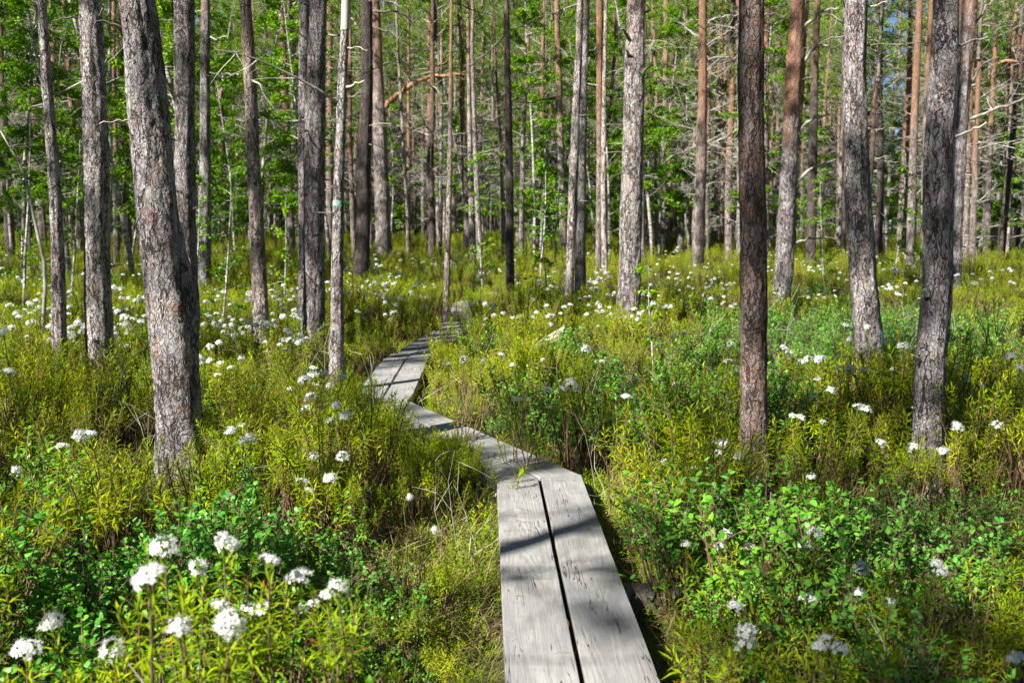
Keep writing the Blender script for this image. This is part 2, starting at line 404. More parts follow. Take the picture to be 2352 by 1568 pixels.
# ------------------------------------------------------------------ ground
def gz(x, y): return .045*noise.noise(Vector((x*.6, y*.6, 3))) + .03*noise.noise(Vector((x*2.1, y*2.1, 7)))
def build_ground():
    xs = np.concatenate([np.linspace(-400, -30, 12), np.linspace(-27, -9, 25), np.linspace(-8.5, 8.5, 90), np.linspace(9, 27, 25), np.linspace(30, 400, 12)])
    ys = np.concatenate([np.linspace(-120, -8, 8), np.linspace(-6, 14, 105), np.linspace(14.6, 40, 40), np.linspace(45, 500, 20)])
    v = []; f = []
    for y in ys:
        for x in xs:
            v.append((x, y, gz(x, y) if abs(x) < 28 and -7 < y < 41 else 0))
    nx = len(xs)
    for j in range(len(ys)-1):
        for i in range(nx-1):
            a = j*nx+i; f.append((a, a+1, a+1+nx, a+nx))
    me = bpy.data.meshes.new('ground'); me.from_pydata(v, [], f); me.materials.append(M_GND)
    me.polygons.foreach_set('use_smooth', [True]*len(f)); tag(link('ground', me), None, None, None, 'structure')
build_ground()

# ------------------------------------------------------------------ boardwalk
ZT = .15
WALK = [Vector((.235, .35)), Vector((.127, 4.49)), Vector((-.87, 6.45)), Vector((-.93, 8.7)), Vector((-.60, 11.6)), Vector((-.80, 14.2)), Vector((-.28, 17.6))]
def offset_joint(i, off):
    """point at joint i of the walk, moved sideways by off with a mitre"""
    def nrm(a, b): d = (b-a).normalized(); return Vector((d.y, -d.x))
    if i == 0: return WALK[0] + nrm(WALK[0], WALK[1])*off
    if i == len(WALK)-1: return WALK[i] + nrm(WALK[i-1], WALK[i])*off
    n1, n2 = nrm(WALK[i-1], WALK[i]), nrm(WALK[i], WALK[i+1]); m = (n1+n2).normalized()
    return WALK[i] + m*(off/max(.3, m.dot(n1)))
def plank(name, l0, r0, l1, r1, zt, th, label, group, seed):
    r = random.Random(seed); N, K = 36, 6; v = []; f = []; uvs = []
    L = ((l1+r1)/2-(l0+r0)/2).length; W = (r0-l0).length
    o0 = (l0+r0)/2
    tw = r.uniform(-.004, .004)
    prof = [(-.5, -1), (-.5, -.12), (-.485, 0)] + [(-.485+.97*k/K, 0) for k in range(1, K)] + [(.485, 0), (.5, -.12), (.5, -1)]
    n = len(prof)
    for i in range(N+1):
        t = i/N; a = l0.lerp(l1, t); b = r0.lerp(r1, t)
        d = (b-a).normalized()
        e0 = .0022*noise.noise(Vector((t*L*4, seed, 0)))+.0012*noise.noise(Vector((t*L*19, seed, 0)))
        e1 = .0022*noise.noise(Vector((t*L*4, seed, 9)))+.0012*noise.noise(Vector((t*L*19, seed, 9)))
        for (s, h) in prof:
            q = a.lerp(b, s+.5) + d*(e0 if s < 0 else e1)*abs(s)*2
            z = zt + h*th + (0 if h <= -1 else .0016*noise.noise(Vector((t*L*2, s*4, seed))) + tw*s*(1-t) - .003*(1-4*s*s)*.5)
            v.append((q.x-o0.x, q.y-o0.y, z)); uvs.append((t*L, (s+.5)*W + h*th*(.5 if abs(s) > .49 else 0)))
    for i in range(N):
        for j in range(n-1):
            a = i*n+j; f.append((a, a+1, a+1+n, a+n))
        f.append((i*n+n-1, i*n, (i+1)*n, (i+1)*n+n-1))
    f.append(tuple(range(n-1, -1, -1))); f.append(tuple(N*n+j for j in range(n)))
    me = bpy.data.meshes.new(name); me.from_pydata(v, [], f); me.materials.append(M_PLANK)
    ul = me.uv_layers.new(name='UVMap')
    for lp in me.loops: ul.data[lp.index].uv = uvs[lp.vertex_index]
    o = link(name, me, None, (o0.x, o0.y, 0)); tag(o, label, 'plank', group)
    me.update(); return o
sec = ['in the nearest straight stretch of the boardwalk', 'in the second boardwalk stretch that turns left behind the first bend',
       'in the third boardwalk stretch crossed by trunk shadows', 'in the fourth boardwalk stretch half hidden by shrubs',
       'in the fifth boardwalk stretch hidden in the bushes', 'in the farthest shaded boardwalk stretch before the dark slim pine']
for i in range(len(WALK)-1):
    for s, (a, b) in enumerate([(-.197, -.007), (.008, .197)]):
        def P(j, off, sh):
            q = offset_joint(j, off); d = (WALK[i+1]-WALK[i]).normalized(); return q + d*sh
        plank('boardwalk_plank', P(i, a, .003), P(i, b, .003), P(i+1, a, -.003), P(i+1, b, -.003), ZT-(.004 if i % 2 else 0)+s*.002, .052,
              ('left' if s == 0 else 'right')+' grey weathered plank '+sec[i], 'boardwalk planks', 10*i+s+1)
def sleeper(c, ang, L, w, h, z, label, seed):
    mb = MB(); d = Vector((math.cos(ang), math.sin(ang), 0)); n = Vector((-d.y, d.x, 0)); r = random.Random(seed)
    N = 10; k0 = 0; prof = [(-.5, -.9), (-.5, -.15), (-.38, 0), (.38, 0), (.5, -.15), (.5, -.9)]
    for i in range(N+1):
        t = i/N-.5
        for (s, hh) in prof: mb.v.append(d*(L*t)+n*(w*s)+Vector((0, 0, hh*h))+rvec(r, .003))
    for i in range(N):
        for j in range(6): a = i*6+j; b = i*6+(j+1) % 6; mb.f.append((a, b, b+6, a+6)); mb.m.append(0)
    mb.f += [(5, 4, 3, 2, 1, 0), tuple(N*6+j for j in range(6))]; mb.m += [0, 0]
    me = mb.mesh('support_sleeper', [M_CUT2]); tag(link('support_sleeper', me, None, (c[0], c[1], z)), label, 'sleeper', 'sleepers under the boardwalk')
M_CUT2 = plain_mat('old_sleeper_wood', (.11, .10, .09), (.26, .24, .21), 9, .85, .6, (4, 1, 1))
sleeper((.345, 3.22), .03, .46, .12, .1, ZT-.054, 'grey timber sleeper poking out right of the nearest boardwalk planks', 1)
sleeper((.12, 4.5), .28, .5, .1, .09, ZT-.056, 'short sleeper under the first bend of the boardwalk', 2)
sleeper((-.85, 6.5), .2, .52, .1, .09, ZT-.058, 'sleeper under the second bend of the boardwalk', 3)
sleeper((-.97, 8.6), -.05, .9, .08, .08, ZT-.058, 'thin pale sleeper reaching left of the third boardwalk stretch', 4)

# ------------------------------------------------------------------ trees
def bark_shape(p, ang, s, r0):
    """plate-like roughness of the trunk surface"""
    q = Vector((math.cos(ang)*r0*26+s, math.sin(ang)*r0*26, p.z*9))
    a = noise.noise(q); b = noise.noise(q*2.3); c = noise.noise(Vector((math.cos(ang)*2+s, math.sin(ang)*2, p.z*1.6)))
    return -abs(a)*.10 + b*.05 + noise.noise(q*5)*.03 + c*.12
def trunk_mesh(name, pts, rad, mat, seed, detail):
    """pts in local coordinates, ascending"""
    # resample
    P = []; RR = []
    step = (.025, .06, .25)[detail]; n = (56, 26, 12)[detail]
    for i in range(len(pts)-1):
        L = (pts[i+1]-pts[i]).length
        st = step if pts[i].z < 4.6 else step*5
        k = max(1, int(L/st))
        p0, p1, p2, p3 = pts[max(i-1, 0)], pts[i], pts[i+1], pts[min(i+2, len(pts)-1)]
        for j in range(k):
            t = j/k
            lin = p1.lerp(p2, t)
            h = .5*((2*p1)+(p2-p0)*t+(2*p0-5*p1+4*p2-p3)*t*t+(3*p1-p0-3*p2+p3)*t**3)
            P.append(Vector((h.x*.6+lin.x*.4, h.y*.6+lin.y*.4, lin.z))); RR.append(rad[i]*(1-t)+rad[i+1]*t)
    P.append(pts[-1]); RR.append(rad[-1])
    v = []; f = []
    for i, p in enumerate(P):
        for j in range(n):
            a = 2*math.pi*j/n; rr = RR[i]
            if detail < 2:
                rr *= 1+bark_shape(p, a, seed*1.7, RR[i])*(1.0 if p.z < 5 else .4)
                if p.z < .6: rr *= 1+.38*(1-p.z/.6)**2*(1+.5*math.sin(a*3+seed)+.3*math.sin(a*5+seed))
            else: rr *= 1+.06*noise.noise(Vector((math.cos(a), math.sin(a), p.z*3+seed)))
            v.append((p.x+math.cos(a)*rr, p.y+math.sin(a)*rr, p.z))
    for i in range(len(P)-1):
        for j in range(n):
            a, b = i*n+j, i*n+(j+1) % n; f.append((a, b, b+n, a+n))
    f.append(tuple((len(P)-1)*n+j for j in range(n)))
    me = bpy.data.meshes.new(name); me.from_pydata(v, [], f); me.materials.append(mat)
    me.polygons.foreach_set('use_smooth', [True]*len(f)); me.update()
    return me
def dead_branch(mb, p, d, L, r0, r, mat=0, twigs=3, sag=-.25, depth=0):
    n = 6; pts, dd = curve_pts(p, d, L, Vector((0, 0, sag)), n, r, .16)
    mb.tube(pts, [r0*(1-.82*i/n) for i in range(n+1)], 5 if r0 > .008 else 3, mat, True)
    for k in range(twigs):
        i = r.randint(1, n-1); q = pts[i]; t = (pts[i+1]-pts[i]).normalized()
        s = (t*.6 + rvec(r, .9)).normalized()
        if depth < 1 and twigs > 2: dead_branch(mb, q, s, L*r.uniform(.25, .5), r0*.4, r, mat, 2, sag*.5, depth+1)
        else: 
            p2, _ = curve_pts(q, s, L*r.uniform(.2, .4), Vector((0, 0, sag)), 3, r, .25)
            mb.tube(p2, [r0*.4, r0*.3, r0*.2, r0*.1], 3, mat, False)
def needle_tuft(mb, c, d, r, n=15, L=.1, w=.007, mat=0):
    for i in range(n):
        s = (d*.7 + rvec(r, .95)).normalized()
        a = len(mb.v); side = s.orthogonal().normalized(); 
        side = (side*math.cos(i)+s.cross(side)*math.sin(i))*w*.5
        q = c + d*r.uniform(-.06, .06)
        mb.v += [q-side, q+side, q+s*L*r.uniform(.7, 1.2)]; mb.f.append((a, a+1, a+2)); mb.m.append(mat)
def crown_mesh(name, seed, hgt=4.6, rad=1.25, limbs=24, tufts=9, tn=15, tl=.11, tw=.009):
    r = random.Random(seed); mb = MB()
    for i in range(limbs):
        z = hgt*(i+.5)/limbs*.97; a = i*2.4+r.uniform(-.6, .6)
        env = rad*(.55+.6*math.sin(math.pi*min(1, (z/hgt)*.9+.12)))*(1.0 if z/hgt < .75 else 1.6*(1-z/hgt)+.6)
        L = env*r.uniform(.55, 1.15)
        if r.random() < .12: L *= 1.3
        d = Vector((math.cos(a), math.sin(a), r.uniform(.05, .6)))
        pts, dd = curve_pts(Vector((0, 0, z)), d, L, Vector((0, 0, .45)), 5, r, .15)
        mb.tube(pts, [.022*(1-.15*j)*(1.2-z/hgt) for j in range(6)], 4, 1, False)
        for (t, pr) in ((.62, .20), (1.0, .30)):
            ii = min(4, int(t*5)); q = pts[ii].lerp(pts[ii+1], t*5-ii if ii < 4 else 1) if t < 1 else pts[5]
            if t < 1 and r.random() < .35: continue
            for k in range(tufts if t == 1.0 else tufts//2):
                s = rvec(r, 1); s.z *= .45; e = q + s*pr*rad + Vector((0, 0, .05))
                mb.tube([q, e], [.006, .003], 3, 1, False)
                for m in range(2):
                    needle_tuft(mb, e + rvec(r, .05), (s+Vector((0, 0, .9))).normalized(), r, tn, tl, tw, 0)
    # leader
    mb.tube([Vector((0, 0, 0)), Vector((.03, 0, hgt*.6)), Vector((0, .02, hgt))], [.05, .03, .01], 6, 1, False)
    return mb.mesh(name, [M_NDL, M_DARKTWIG])
CROWNS = [crown_mesh('crown', 40+i, (4.4, 5.0, 4.0, 5.4)[i], (1.0, .9, 1.1, 1.0)[i], (11, 10, 9, 12)[i], 9, 13, .12, .016) for i in range(4)]
def add_crown(root, top, hgt, seed, scale=1.0):
    r = random.Random(seed); me = CROWNS[seed % 4]
    o = link('crown', me, root, top - Vector((0, 0, hgt))); o.rotation_euler = (0, 0, r.uniform(0, 6.28))
    k = hgt/(4.4, 5.0, 4.0, 5.4)[seed % 4]; o.scale = (scale, scale, k)
    return o
SUNV = Vector((-.72, -.69, 0)).normalized()

def pine(label, pts, mat, seed, detail=1, height=11.5, hb=.3, branches=(), auto=4, name='pine_tree', crown=True, dist=None, group=None, top_bare=False, cs=1.0):
    """pts: (py, px, width) from the top of the picture down to the foot, in 2352-wide pixels"""
    y0, x0, w0 = pts[-1]
    Y = dist if dist else on_z(x0, y0, hb).y
    W = []; RD = []
    for (py, px, w) in reversed(pts):
        p, t = on_y(px, py, Y); W.append(p); RD.append(w*.5*t/F)
    foot = Vector((W[0].x + (W[0].x-W[min(1, len(W)-1)].x)*.15, Y, 0)); foot.z = gz(foot.x, Y)
    lp = [Vector((0, 0, -.15))] + [Vector((p.x-foot.x, (p.z)*.0, p.z-foot.z)) for p in W]
    lr = [RD[0]*1.04] + RD
    r = random.Random(seed)
    if not top_bare:
        lean = (lp[-1]-lp[-2]); lean = Vector((lean.x/max(.3, lean.z), 0, 1)) if lean.z > .1 else Vector((0, 0, 1))
        z = lp[-1].z; rr = lr[-1]; x = lp[-1].x; y = 0
        steps = 7; dz = (height-z)/steps; lx = lean.x
        for i in range(steps):
            lx *= .75; x += lx*dz + r.uniform(-.05, .05); z += dz; y += r.uniform(-.05, .06)
            lp.append(Vector((x, y, z))); lr.append(max(.012, rr*(1-(i+1)/steps*.9)))
    root = thing(name, label, 'tree', foot, 0, group)
    link('trunk', trunk_mesh('trunk', lp, lr, mat, seed, detail), root)
    def at_local(px, py, dy=0):
        p, t = on_y(px, py, Y+dy); return p-foot
    for k, b in enumerate(branches):
        mb = MB(); col = M_TWIG; poly, w1, w2 = b[0], b[1], b[2]; mt = b[3] if len(b) > 3 else M_TWIG
        q = [at_local(x, y) for x, y in poly]
        dy = (b[4] if len(b) > 4 else r.uniform(-.25, .25))*len(q)*.3
        fine = []
        for i in range(len(q)-1):
            for j in range(4): fine.append(q[i].lerp(q[i+1], j/4))
        fine.append(q[-1])
        n = len(fine); sc = Y/F
        fine = [p + Vector((0, dy*(i/n), 0)) + (rvec(r, .010*min(2, Y/8)) if 0 < i else Vector()) for i, p in enumerate(fine)]
        rads = [max(.0022, (w1+(w2-w1)*i/n)*.5*sc*r.uniform(.85, 1.15)) for i in range(n)]
        mb.tube(fine, rads, 7, 0)
        L = (q[-1]-q[0]).length
        if L > .35:
            for m in range(int(min(7, 2+L*3))):
                i = r.randint(n//3, n-2)
                dead_branch(mb, fine[i], (fine[i+1]-fine[i]).normalized()*.7+rvec(r, .8), L*r.uniform(.15, .38), rads[i]*.5, r, 0, 2, -.2, 1)
        link('branch', mb.mesh('branch', [mt], True), root)
    for k in range(auto):
        z = r.uniform(1.4, 5.5) if k > 1 else r.uniform(1.0, 3.0)
        i = max(1, next((j for j in range(len(lp)) if lp[j].z > z), len(lp)-1))
        t = (z-lp[i-1].z)/max(.01, lp[i].z-lp[i-1].z); c = lp[i-1].lerp(lp[i], t); rr = lr[i-1]*(1-t)+lr[i]*t
        a = r.uniform(0, 6.28); d = Vector((math.cos(a), math.sin(a), r.uniform(-.1, .5)))
        mb = MB(); short = r.random() < .5 or z < 2
        L = r.uniform(.06, .22) if short else r.uniform(.5, 1.3)
        dead_branch(mb, c + Vector((math.cos(a), math.sin(a), 0))*rr*.85, d, L, r.uniform(.006, .012), r, 0, 0 if short else 4)
        link('branch', mb.mesh('branch', [M_TWIG if r.random() < .6 else M_DARKTWIG], True), root)
    if crown:
        add_crown(root, lp[-1]+Vector((0, 0, .25)), r.uniform(3.6, 4.8), seed, cs*r.uniform(.8, 1.1))
    return root, lp, lr
T = pine
T('thick leaning pine with plated bark and a swollen foot, left of centre', [(0, 312, 84), (83, 325, 83), (234, 338, 90), (367, 352, 90), (500, 363, 93), (623, 384, 106), (723, 397, 112), (823, 402, 106), (923, 410, 104), (1020, 415, 100)],
  B_BIG, 3, 0, 12.5, branches=[([(290, 72), (262, 58), (234, 55)], 7, 3, M_DARKTWIG, -.1), ([(305, 279), (277, 279), (247, 288)], 5, 2, M_BARE, -.1)], auto=1)
T('straight grey pine hidden close behind the thick leaning pine', [(0, 423, 48), (250, 424, 47), (500, 424, 48), (640, 428, 52), (770, 432, 54)], B_GREY, 4, 0, 11.8, auto=4)
T('pale lit pine with flaky bark standing left of the thick leaning pine', [(0, 207, 48), (150, 213, 52), (300, 220, 54), (523, 222, 58), (700, 226, 60), (843, 232, 62)], B_GREY, 5, 0, 12,
  branches=[([(186, 42), (143, 38), (113, 50)], 5, 2), ([(225, 40), (250, 30)], 4, 2)], auto=2)
T('slim crooked grey pine beside the dead sapling at far left', [(0, 97, 19), (150, 105, 22), (300, 116, 25), (450, 127, 28), (600, 133, 30), (740, 136, 33), (850, 140, 33)], B_GREY, 6, 0, 10.5,
  branches=[([(92, 12), (70, 0), (50, -8)], 4, 2)], auto=4)
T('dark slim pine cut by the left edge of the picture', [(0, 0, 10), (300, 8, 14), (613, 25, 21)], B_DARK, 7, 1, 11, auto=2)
T('slender grey pine with dead side branches above the green saplings', [(0, 472, 20), (250, 471, 24), (500, 471, 28), (683, 469, 31)], B_GREY, 8, 1, 11,
  branches=[([(480, 165), (510, 175), (545, 172), (560, 180)], 4, 2), ([(480, 80), (500, 95), (530, 88)], 4, 2)], auto=5)
T('dark pine with orange upper bark leaning right above white flowers', [(0, 564, 26), (200, 575, 29), (350, 581, 31), (500, 588, 33), (650, 596, 36), (800, 602, 39)], B_RED, 9, 0, 11.5,
  branches=[([(552, 118), (520, 117), (484, 127)], 4, 2), ([(575, 180), (601, 197), (634, 254), (649, 277)], 5, 2)], auto=2, hb=.28)
T('narrow bright orange pine lit from the left', [(0, 646, 15), (200, 654, 17), (300, 658, 18), (500, 667, 18), (603, 670, 20)], B_RED, 10, 1, 12, auto=3)
T('grey pine half hidden by the lichen covered pine', [(0, 699, 24), (300, 698, 25), (500, 698, 26), (770, 699, 30)], B_GREY, 11, 1, 11.5, auto=3)
T('lichen covered grey pine with a hanging dead twig on its left', [(0, 732, 38), (200, 726, 44), (400, 722, 48), (656, 721, 48), (790, 721, 52)], B_GREY, 12, 0, 12,
  branches=[([(704, 275), (664, 290), (644, 327), (632, 360), (621, 390)], 4, 2, M_TWIG), ([(714, 97), (687, 80), (661, 75)], 5, 2), ([(745, 82), (778, 83), (800, 92)], 5, 2), ([(715, 12), (684, 7), (660, 12)], 4, 2)], auto=2, hb=.28)
T('thin reddish trunk right behind the lichen covered pine', [(0, 757, 12), (300, 757, 14), (583, 757, 17)], B_RED, 13, 1, 11, auto=2)
def blazed():
    root, lp, lr = T('slim pine with a barkless pale top and a teal paint mark', [(0, 794, 17), (60, 793, 18), (100, 791, 20), (150, 788, 21), (250, 784, 23), (400, 779, 25), (600, 775, 28), (740, 774, 31), (855, 772, 35)], B_GREY, 14, 0, 9.5, hb=.28,
      branches=[([(788, 200), (814, 197), (843, 190)], 7, 3, M_BARE, -.1), ([(794, 110), (828, 113), (854, 125)], 4, 2)], auto=3)
    Y = root.location.y
    # bare wood sleeve above the broken bark, and the small paint blaze
    def sleeve(nm, ya, yb, mat, grow, a0, a1, n=24):
        mb = MB(); pts = []
        for k in range(9):
            py = ya+(yb-ya)*k/8
            xs = np.interp(py, [-60, 0, 60, 100, 250, 400, 600], [795, 794, 793, 791, 784, 779, 775]); ws = np.interp(py, [-60, 0, 100, 250, 400, 600], [16, 17, 20, 23, 25, 28])
            p, t = on_y(xs, py, Y); p = p-root.location
            for j in range(n+1):
                a = a0+(a1-a0)*j/n; rr = ws*.5*t/F*(1+bark_shape(p, a, 14*1.7, ws*.5*t/F)*.3)*grow
                mb.v.append(Vector((p.x+math.cos(a)*rr, p.y+math.sin(a)*rr, p.z+.012*noise.noise(Vector((a*3, k, 1)))*(k in (0, 8)))))
        for k in range(8):
            for j in range(n): q = k*(n+1)+j; mb.f.append((q, q+n+1, q+n+2, q+1)); mb.m.append(0)
        link(nm, mb.mesh(nm, [mat], True), root)
    sleeve('bare_wood', -60, 70, M_BARE, 1.09, 0, 6.2832)
    sleeve('paint_mark', 460, 474, M_PAINT, 1.10, -2.6, -.9, 12)
blazed()
T('rough dark grey pine with long arching dead branches', [(0, 842, 25), (200, 843, 27), (367, 836, 33), (500, 835, 34), (656, 829, 38)], B_DARK, 15, 1, 11.5,
  branches=[([(835, 25), (851, 3), (890, 5), (931, 20)], 5, 2, M_TWIG), ([(854, 25), (911, 27), (958, 53), (991, 107)], 6, 2, M_DARKTWIG), ([(850, 63), (895, 73), (930, 95)], 5, 2, M_DARKTWIG), ([(820, 60), (808, 43)], 5, 3)], auto=5)
T('pale smooth pine with one thick limb reaching right', [(0, 862, 18), (27, 864, 20), (167, 868, 24), (300, 872, 32), (434, 877, 34), (600, 882, 38)], B_FAR, 16, 1, 12.5,
  branches=[([(878, 252), (898, 232), (918, 217), (958, 190), (991, 178), (1031, 177), (1071, 170)], 15, 5, M_ORB, -.15), ([(868, 390), (850, 385), (838, 392)], 4, 2)], auto=3)
T('very thin cream trunk leaning between larger pines', [(0, 909, 5), (234, 921, 7), (500, 936, 8), (610, 937, 8)], B_FAR, 17, 1, 9, auto=3, cs=.6)
T('straight orange pine behind the arching dead branches', [(0, 986, 12), (234, 988, 12), (434, 986, 14), (590, 988, 15)], B_RED, 18, 1, 12, auto=5)
T('thin pale companion trunk beside the straight orange pine', [(100, 1014, 6), (234, 1014, 7), (600, 1011, 9)], B_FAR, 19, 1, 9, auto=2, cs=.6)
T('thin flaky pine with cream foot left of the far boardwalk', [(0, 1037, 7), (234, 1035, 9), (367, 1033, 11), (550, 1029, 13), (700, 1025, 14)], B_RED, 20, 1, 9.5, auto=6, cs=.7, hb=.25)
T('left trunk of the close pair behind the far boardwalk', [(0, 1074, 7), (183, 1077, 9), (367, 1080, 11), (603, 1086, 16)], B_FAR, 21, 1, 11.5, auto=4)
T('right paler trunk of the close pair behind the far boardwalk', [(100, 1084, 8), (234, 1088, 9), (367, 1093, 12), (610, 1103, 15)], B_FAR, 22, 1, 11, auto=4)
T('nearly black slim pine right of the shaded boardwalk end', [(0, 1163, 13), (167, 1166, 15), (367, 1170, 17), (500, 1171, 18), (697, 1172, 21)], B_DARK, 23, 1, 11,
  branches=[([(1178, 234), (1218, 237), (1285, 214)], 4, 2, M_DARKTWIG), ([(1158, 83), (1118, 120), (1078, 150)], 4, 2, M_DARKTWIG), ([(1170, 65), (1200, 62), (1230, 75)], 4, 2)], auto=4)
T('slim pine with dappled orange bark left of the twin pale trunks', [(0, 1279, 12), (234, 1285, 14), (434, 1290, 17), (590, 1295, 18)], B_FAR, 24, 1, 12, auto=5)
T('pale orange pine crossing in front of its grey twin', [(0, 1332, 15), (200, 1326, 18), (367, 1318, 19), (500, 1314, 20), (720, 1305, 22)], B_FAR, 25, 1, 12,
  branches=[([(1322, 145), (1308, 130), (1290, 108)], 4, 2, M_DARKTWIG)], auto=3)
T('grey knobbly twin behind the pale orange pine', [(0, 1348, 13), (234, 1341, 15), (500, 1335, 20), (690, 1332, 28)], B_GREY, 26, 1, 11.5,
  branches=[([(1352, 115), (1375, 108), (1395, 100)], 4, 2, M_DARKTWIG)], auto=3)
T('orange topped pine touching its slimmer neighbour near the middle', [(0, 1377, 15), (234, 1377, 15), (434, 1377, 14), (640, 1374, 15)], B_RED, 27, 1, 12, auto=4)
T('slimmer neighbour of the orange topped pine near the middle', [(0, 1392, 8), (200, 1388, 10), (434, 1386, 12), (653, 1389, 14)], B_FAR, 28, 1, 11, auto=3)
T('thin orange pine bending left behind the stout middle pine', [(0, 1415, 8), (167, 1408, 9), (300, 1397, 10), (590, 1394, 12)], B_RED, 29, 1, 11, auto=3)
T('stout pine with broken branch stubs, right of the middle', [(0, 1461, 42), (167, 1457, 46), (367, 1453, 48), (500, 1449, 52), (620, 1446, 53), (745, 1441, 56)], B_GREY, 30, 0, 12.5,
  branches=[([(1444, 93), (1436, 84), (1425, 73)], 9, 4, M_DARKTWIG, -.2), ([(1448, 142), (1440, 130), (1435, 117)], 8, 3, M_DARKTWIG, -.2), ([(1466, 184), (1482, 162), (1492, 153)], 9, 4, M_DARKTWIG, -.2), ([(1480, 30), (1493, 20)], 6, 3, M_DARKTWIG)], auto=1)
T('thin grey trunk just right of the stout pine with stubs', [(150, 1506, 8), (234, 1507, 10), (583, 1513, 20)], B_FAR, 31, 1, 10.5, auto=4)
T('pale pine with orange top right of the stout pine', [(0, 1530, 10), (234, 1528, 12), (367, 1524, 13), (583, 1521, 15)], B_FAR, 32, 1, 12, auto=5)
T('shaded slim pine midway between the stout pine and the dark pine', [(100, 1546, 9), (267, 1546, 11), (575, 1549, 13)], B_DARK, 33, 1, 11, auto=3)
T('orange red pine with a pale foot left of the dark shaded trunk', [(0, 1614, 17), (200, 1614, 20), (367, 1611, 24), (500, 1606, 26), (623, 1602, 29)], B_RED, 34, 1, 12,
  branches=[([(1622, 55), (1640, 42), (1661, 37), (1698, 32)], 5, 3), ([(1624, 137), (1658, 130), (1698, 132)], 5, 3), ([(1620, 345), (1640, 325), (1661, 317), (1697, 297)], 4, 2)], auto=3)
T('slim pine with orange top behind the dark shaded trunk', [(0, 1658, 11), (267, 1651, 14), (434, 1643, 16), (590, 1640, 18)], B_RED, 35, 1, 11.5, auto=4)
T('very slim brown pine brushing the left side of the dark trunk', [(100, 1667, 7), (400, 1662, 9), (590, 1656, 13)], B_RED, 36, 1, 10, auto=2)
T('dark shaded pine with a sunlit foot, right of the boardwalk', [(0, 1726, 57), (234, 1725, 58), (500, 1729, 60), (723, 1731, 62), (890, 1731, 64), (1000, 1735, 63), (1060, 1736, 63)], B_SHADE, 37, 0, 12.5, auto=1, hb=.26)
T('half hidden reddish pine right behind the dark shaded trunk', [(0, 1764, 15), (67, 1761, 14), (300, 1759, 13), (600, 1758, 17)], B_RED, 38, 1, 12, auto=2)
T('orange pine with five curved dead branches on its right side', [(0, 1833, 33), (133, 1826, 38), (267, 1818, 37), (367, 1813, 37), (500, 1806, 38), (623, 1801, 42), (700, 1790, 42)], bark_mat('pine_bark_orange_mid', 1.0, 1.7, 2.6, .9, .6), 39, 0, 12,
  branches=[([(1834, 152), (1858, 123), (1875, 108), (1898, 112)], 9, 3, M_TWIG, -.1), ([(1840, 73), (1861, 47), (1885, 28), (1918, 22)], 9, 4, M_TWIG, -.1), ([(1828, 304), (1861, 277), (1895, 264)], 8, 3, M_TWIG, -.1),
            ([(1824, 420), (1868, 384), (1918, 367)], 8, 3, M_TWIG, -.1), ([(1818, 560), (1858, 547), (1896, 546)], 7, 3, M_TWIG, -.1), ([(1800, 42), (1781, 33), (1757, 33)], 6, 4, M_BARE)], auto=1)
T('slim dark pine between the branchy orange pine and the bright grey one', [(0, 1878, 14), (167, 1871, 17), (367, 1867, 21), (615, 1861, 24)], B_DARK, 40, 1, 11.5,
  branches=[([(1880, 38), (1908, 35), (1940, 50)], 5, 4, M_BARE), ([(1872, 180), (1850, 180), (1835, 185)], 4, 2, M_DARKTWIG)], auto=3)
T('bright grey pine with lichen spots and a shaded swollen foot', [(0, 1968, 50), (167, 1961, 54), (300, 1964, 55), (367, 1968, 56), (500, 1973, 60), (623, 1981, 64), (723, 1991, 65), (807, 1999, 67), (850, 2001, 72)], B_GREY, 41, 0, 12.5,
  branches=[([(1991, 15), (2025, 12)], 4, 2), ([(1940, 83), (1914, 83), (1888, 98)], 4, 2, M_DARKTWIG), ([(1992, 105), (2040, 106), (2100, 108)], 4, 2, M_DARKTWIG)], auto=1)
T('thin black trunk peeping out left of the bright grey pine', [(150, 1940, 7), (523, 1938, 9), (615, 1938, 10)], B_DARK, 42, 1, 10, auto=1)
T('thin cream trunk leaning right in the bright gap', [(0, 2070, 5), (150, 2065, 6), (234, 2056, 7), (460, 2040, 9), (570, 2034, 10)], B_FAR, 43, 1, 10, auto=2)
T('tapering orange pine on the left of the pair in the bright gap', [(0, 2092, 11), (167, 2088, 13), (300, 2083, 17), (467, 2075, 22), (597, 2068, 24)], B_RED, 44, 1, 12,
  branches=[([(2130, 180), (2100, 165), (2060, 157)], 5, 2, M_DARKTWIG), ([(2085, 155), (2070, 125), (2045, 98)], 5, 2, M_DARKTWIG)], auto=3)
T('orange brown pine on the right of the pair in the bright gap', [(0, 2113, 14), (167, 2105, 16), (334, 2098, 18), (620, 2090, 19)], B_RED, 45, 1, 12, auto=3)
T('orange sliver of a pine left behind the split bark pine', [(0, 2141, 11), (167, 2131, 12), (334, 2124, 12), (640, 2118, 12)], B_RED, 46, 1, 12, auto=1)
T('bright flaky pine with split bark and dead stubs at right', [(0, 2172, 58), (133, 2168, 60), (234, 2161, 60), (367, 2154, 62), (500, 2154, 65), (623, 2154, 64), (723, 2148, 67), (823, 2138, 70), (923, 2134, 70), (1013, 2130, 68)], B_GREY, 47, 0, 12.5,
  branches=[([(2188, 112), (2218, 98), (2252, 95)], 6, 4, M_TWIG, -.1), ([(2180, 318), (2215, 304), (2238, 290)], 7, 4, M_TWIG, -.15), ([(2122, 833), (2101, 823), (2081, 807)], 10, 4, M_BARE, -.1), ([(2108, 932), (2085, 932)], 5, 3, M_BARE, -.1), ([(2126, 700), (2112, 685), (2108, 660)], 9, 5, M_BARE, -.1)], auto=1)
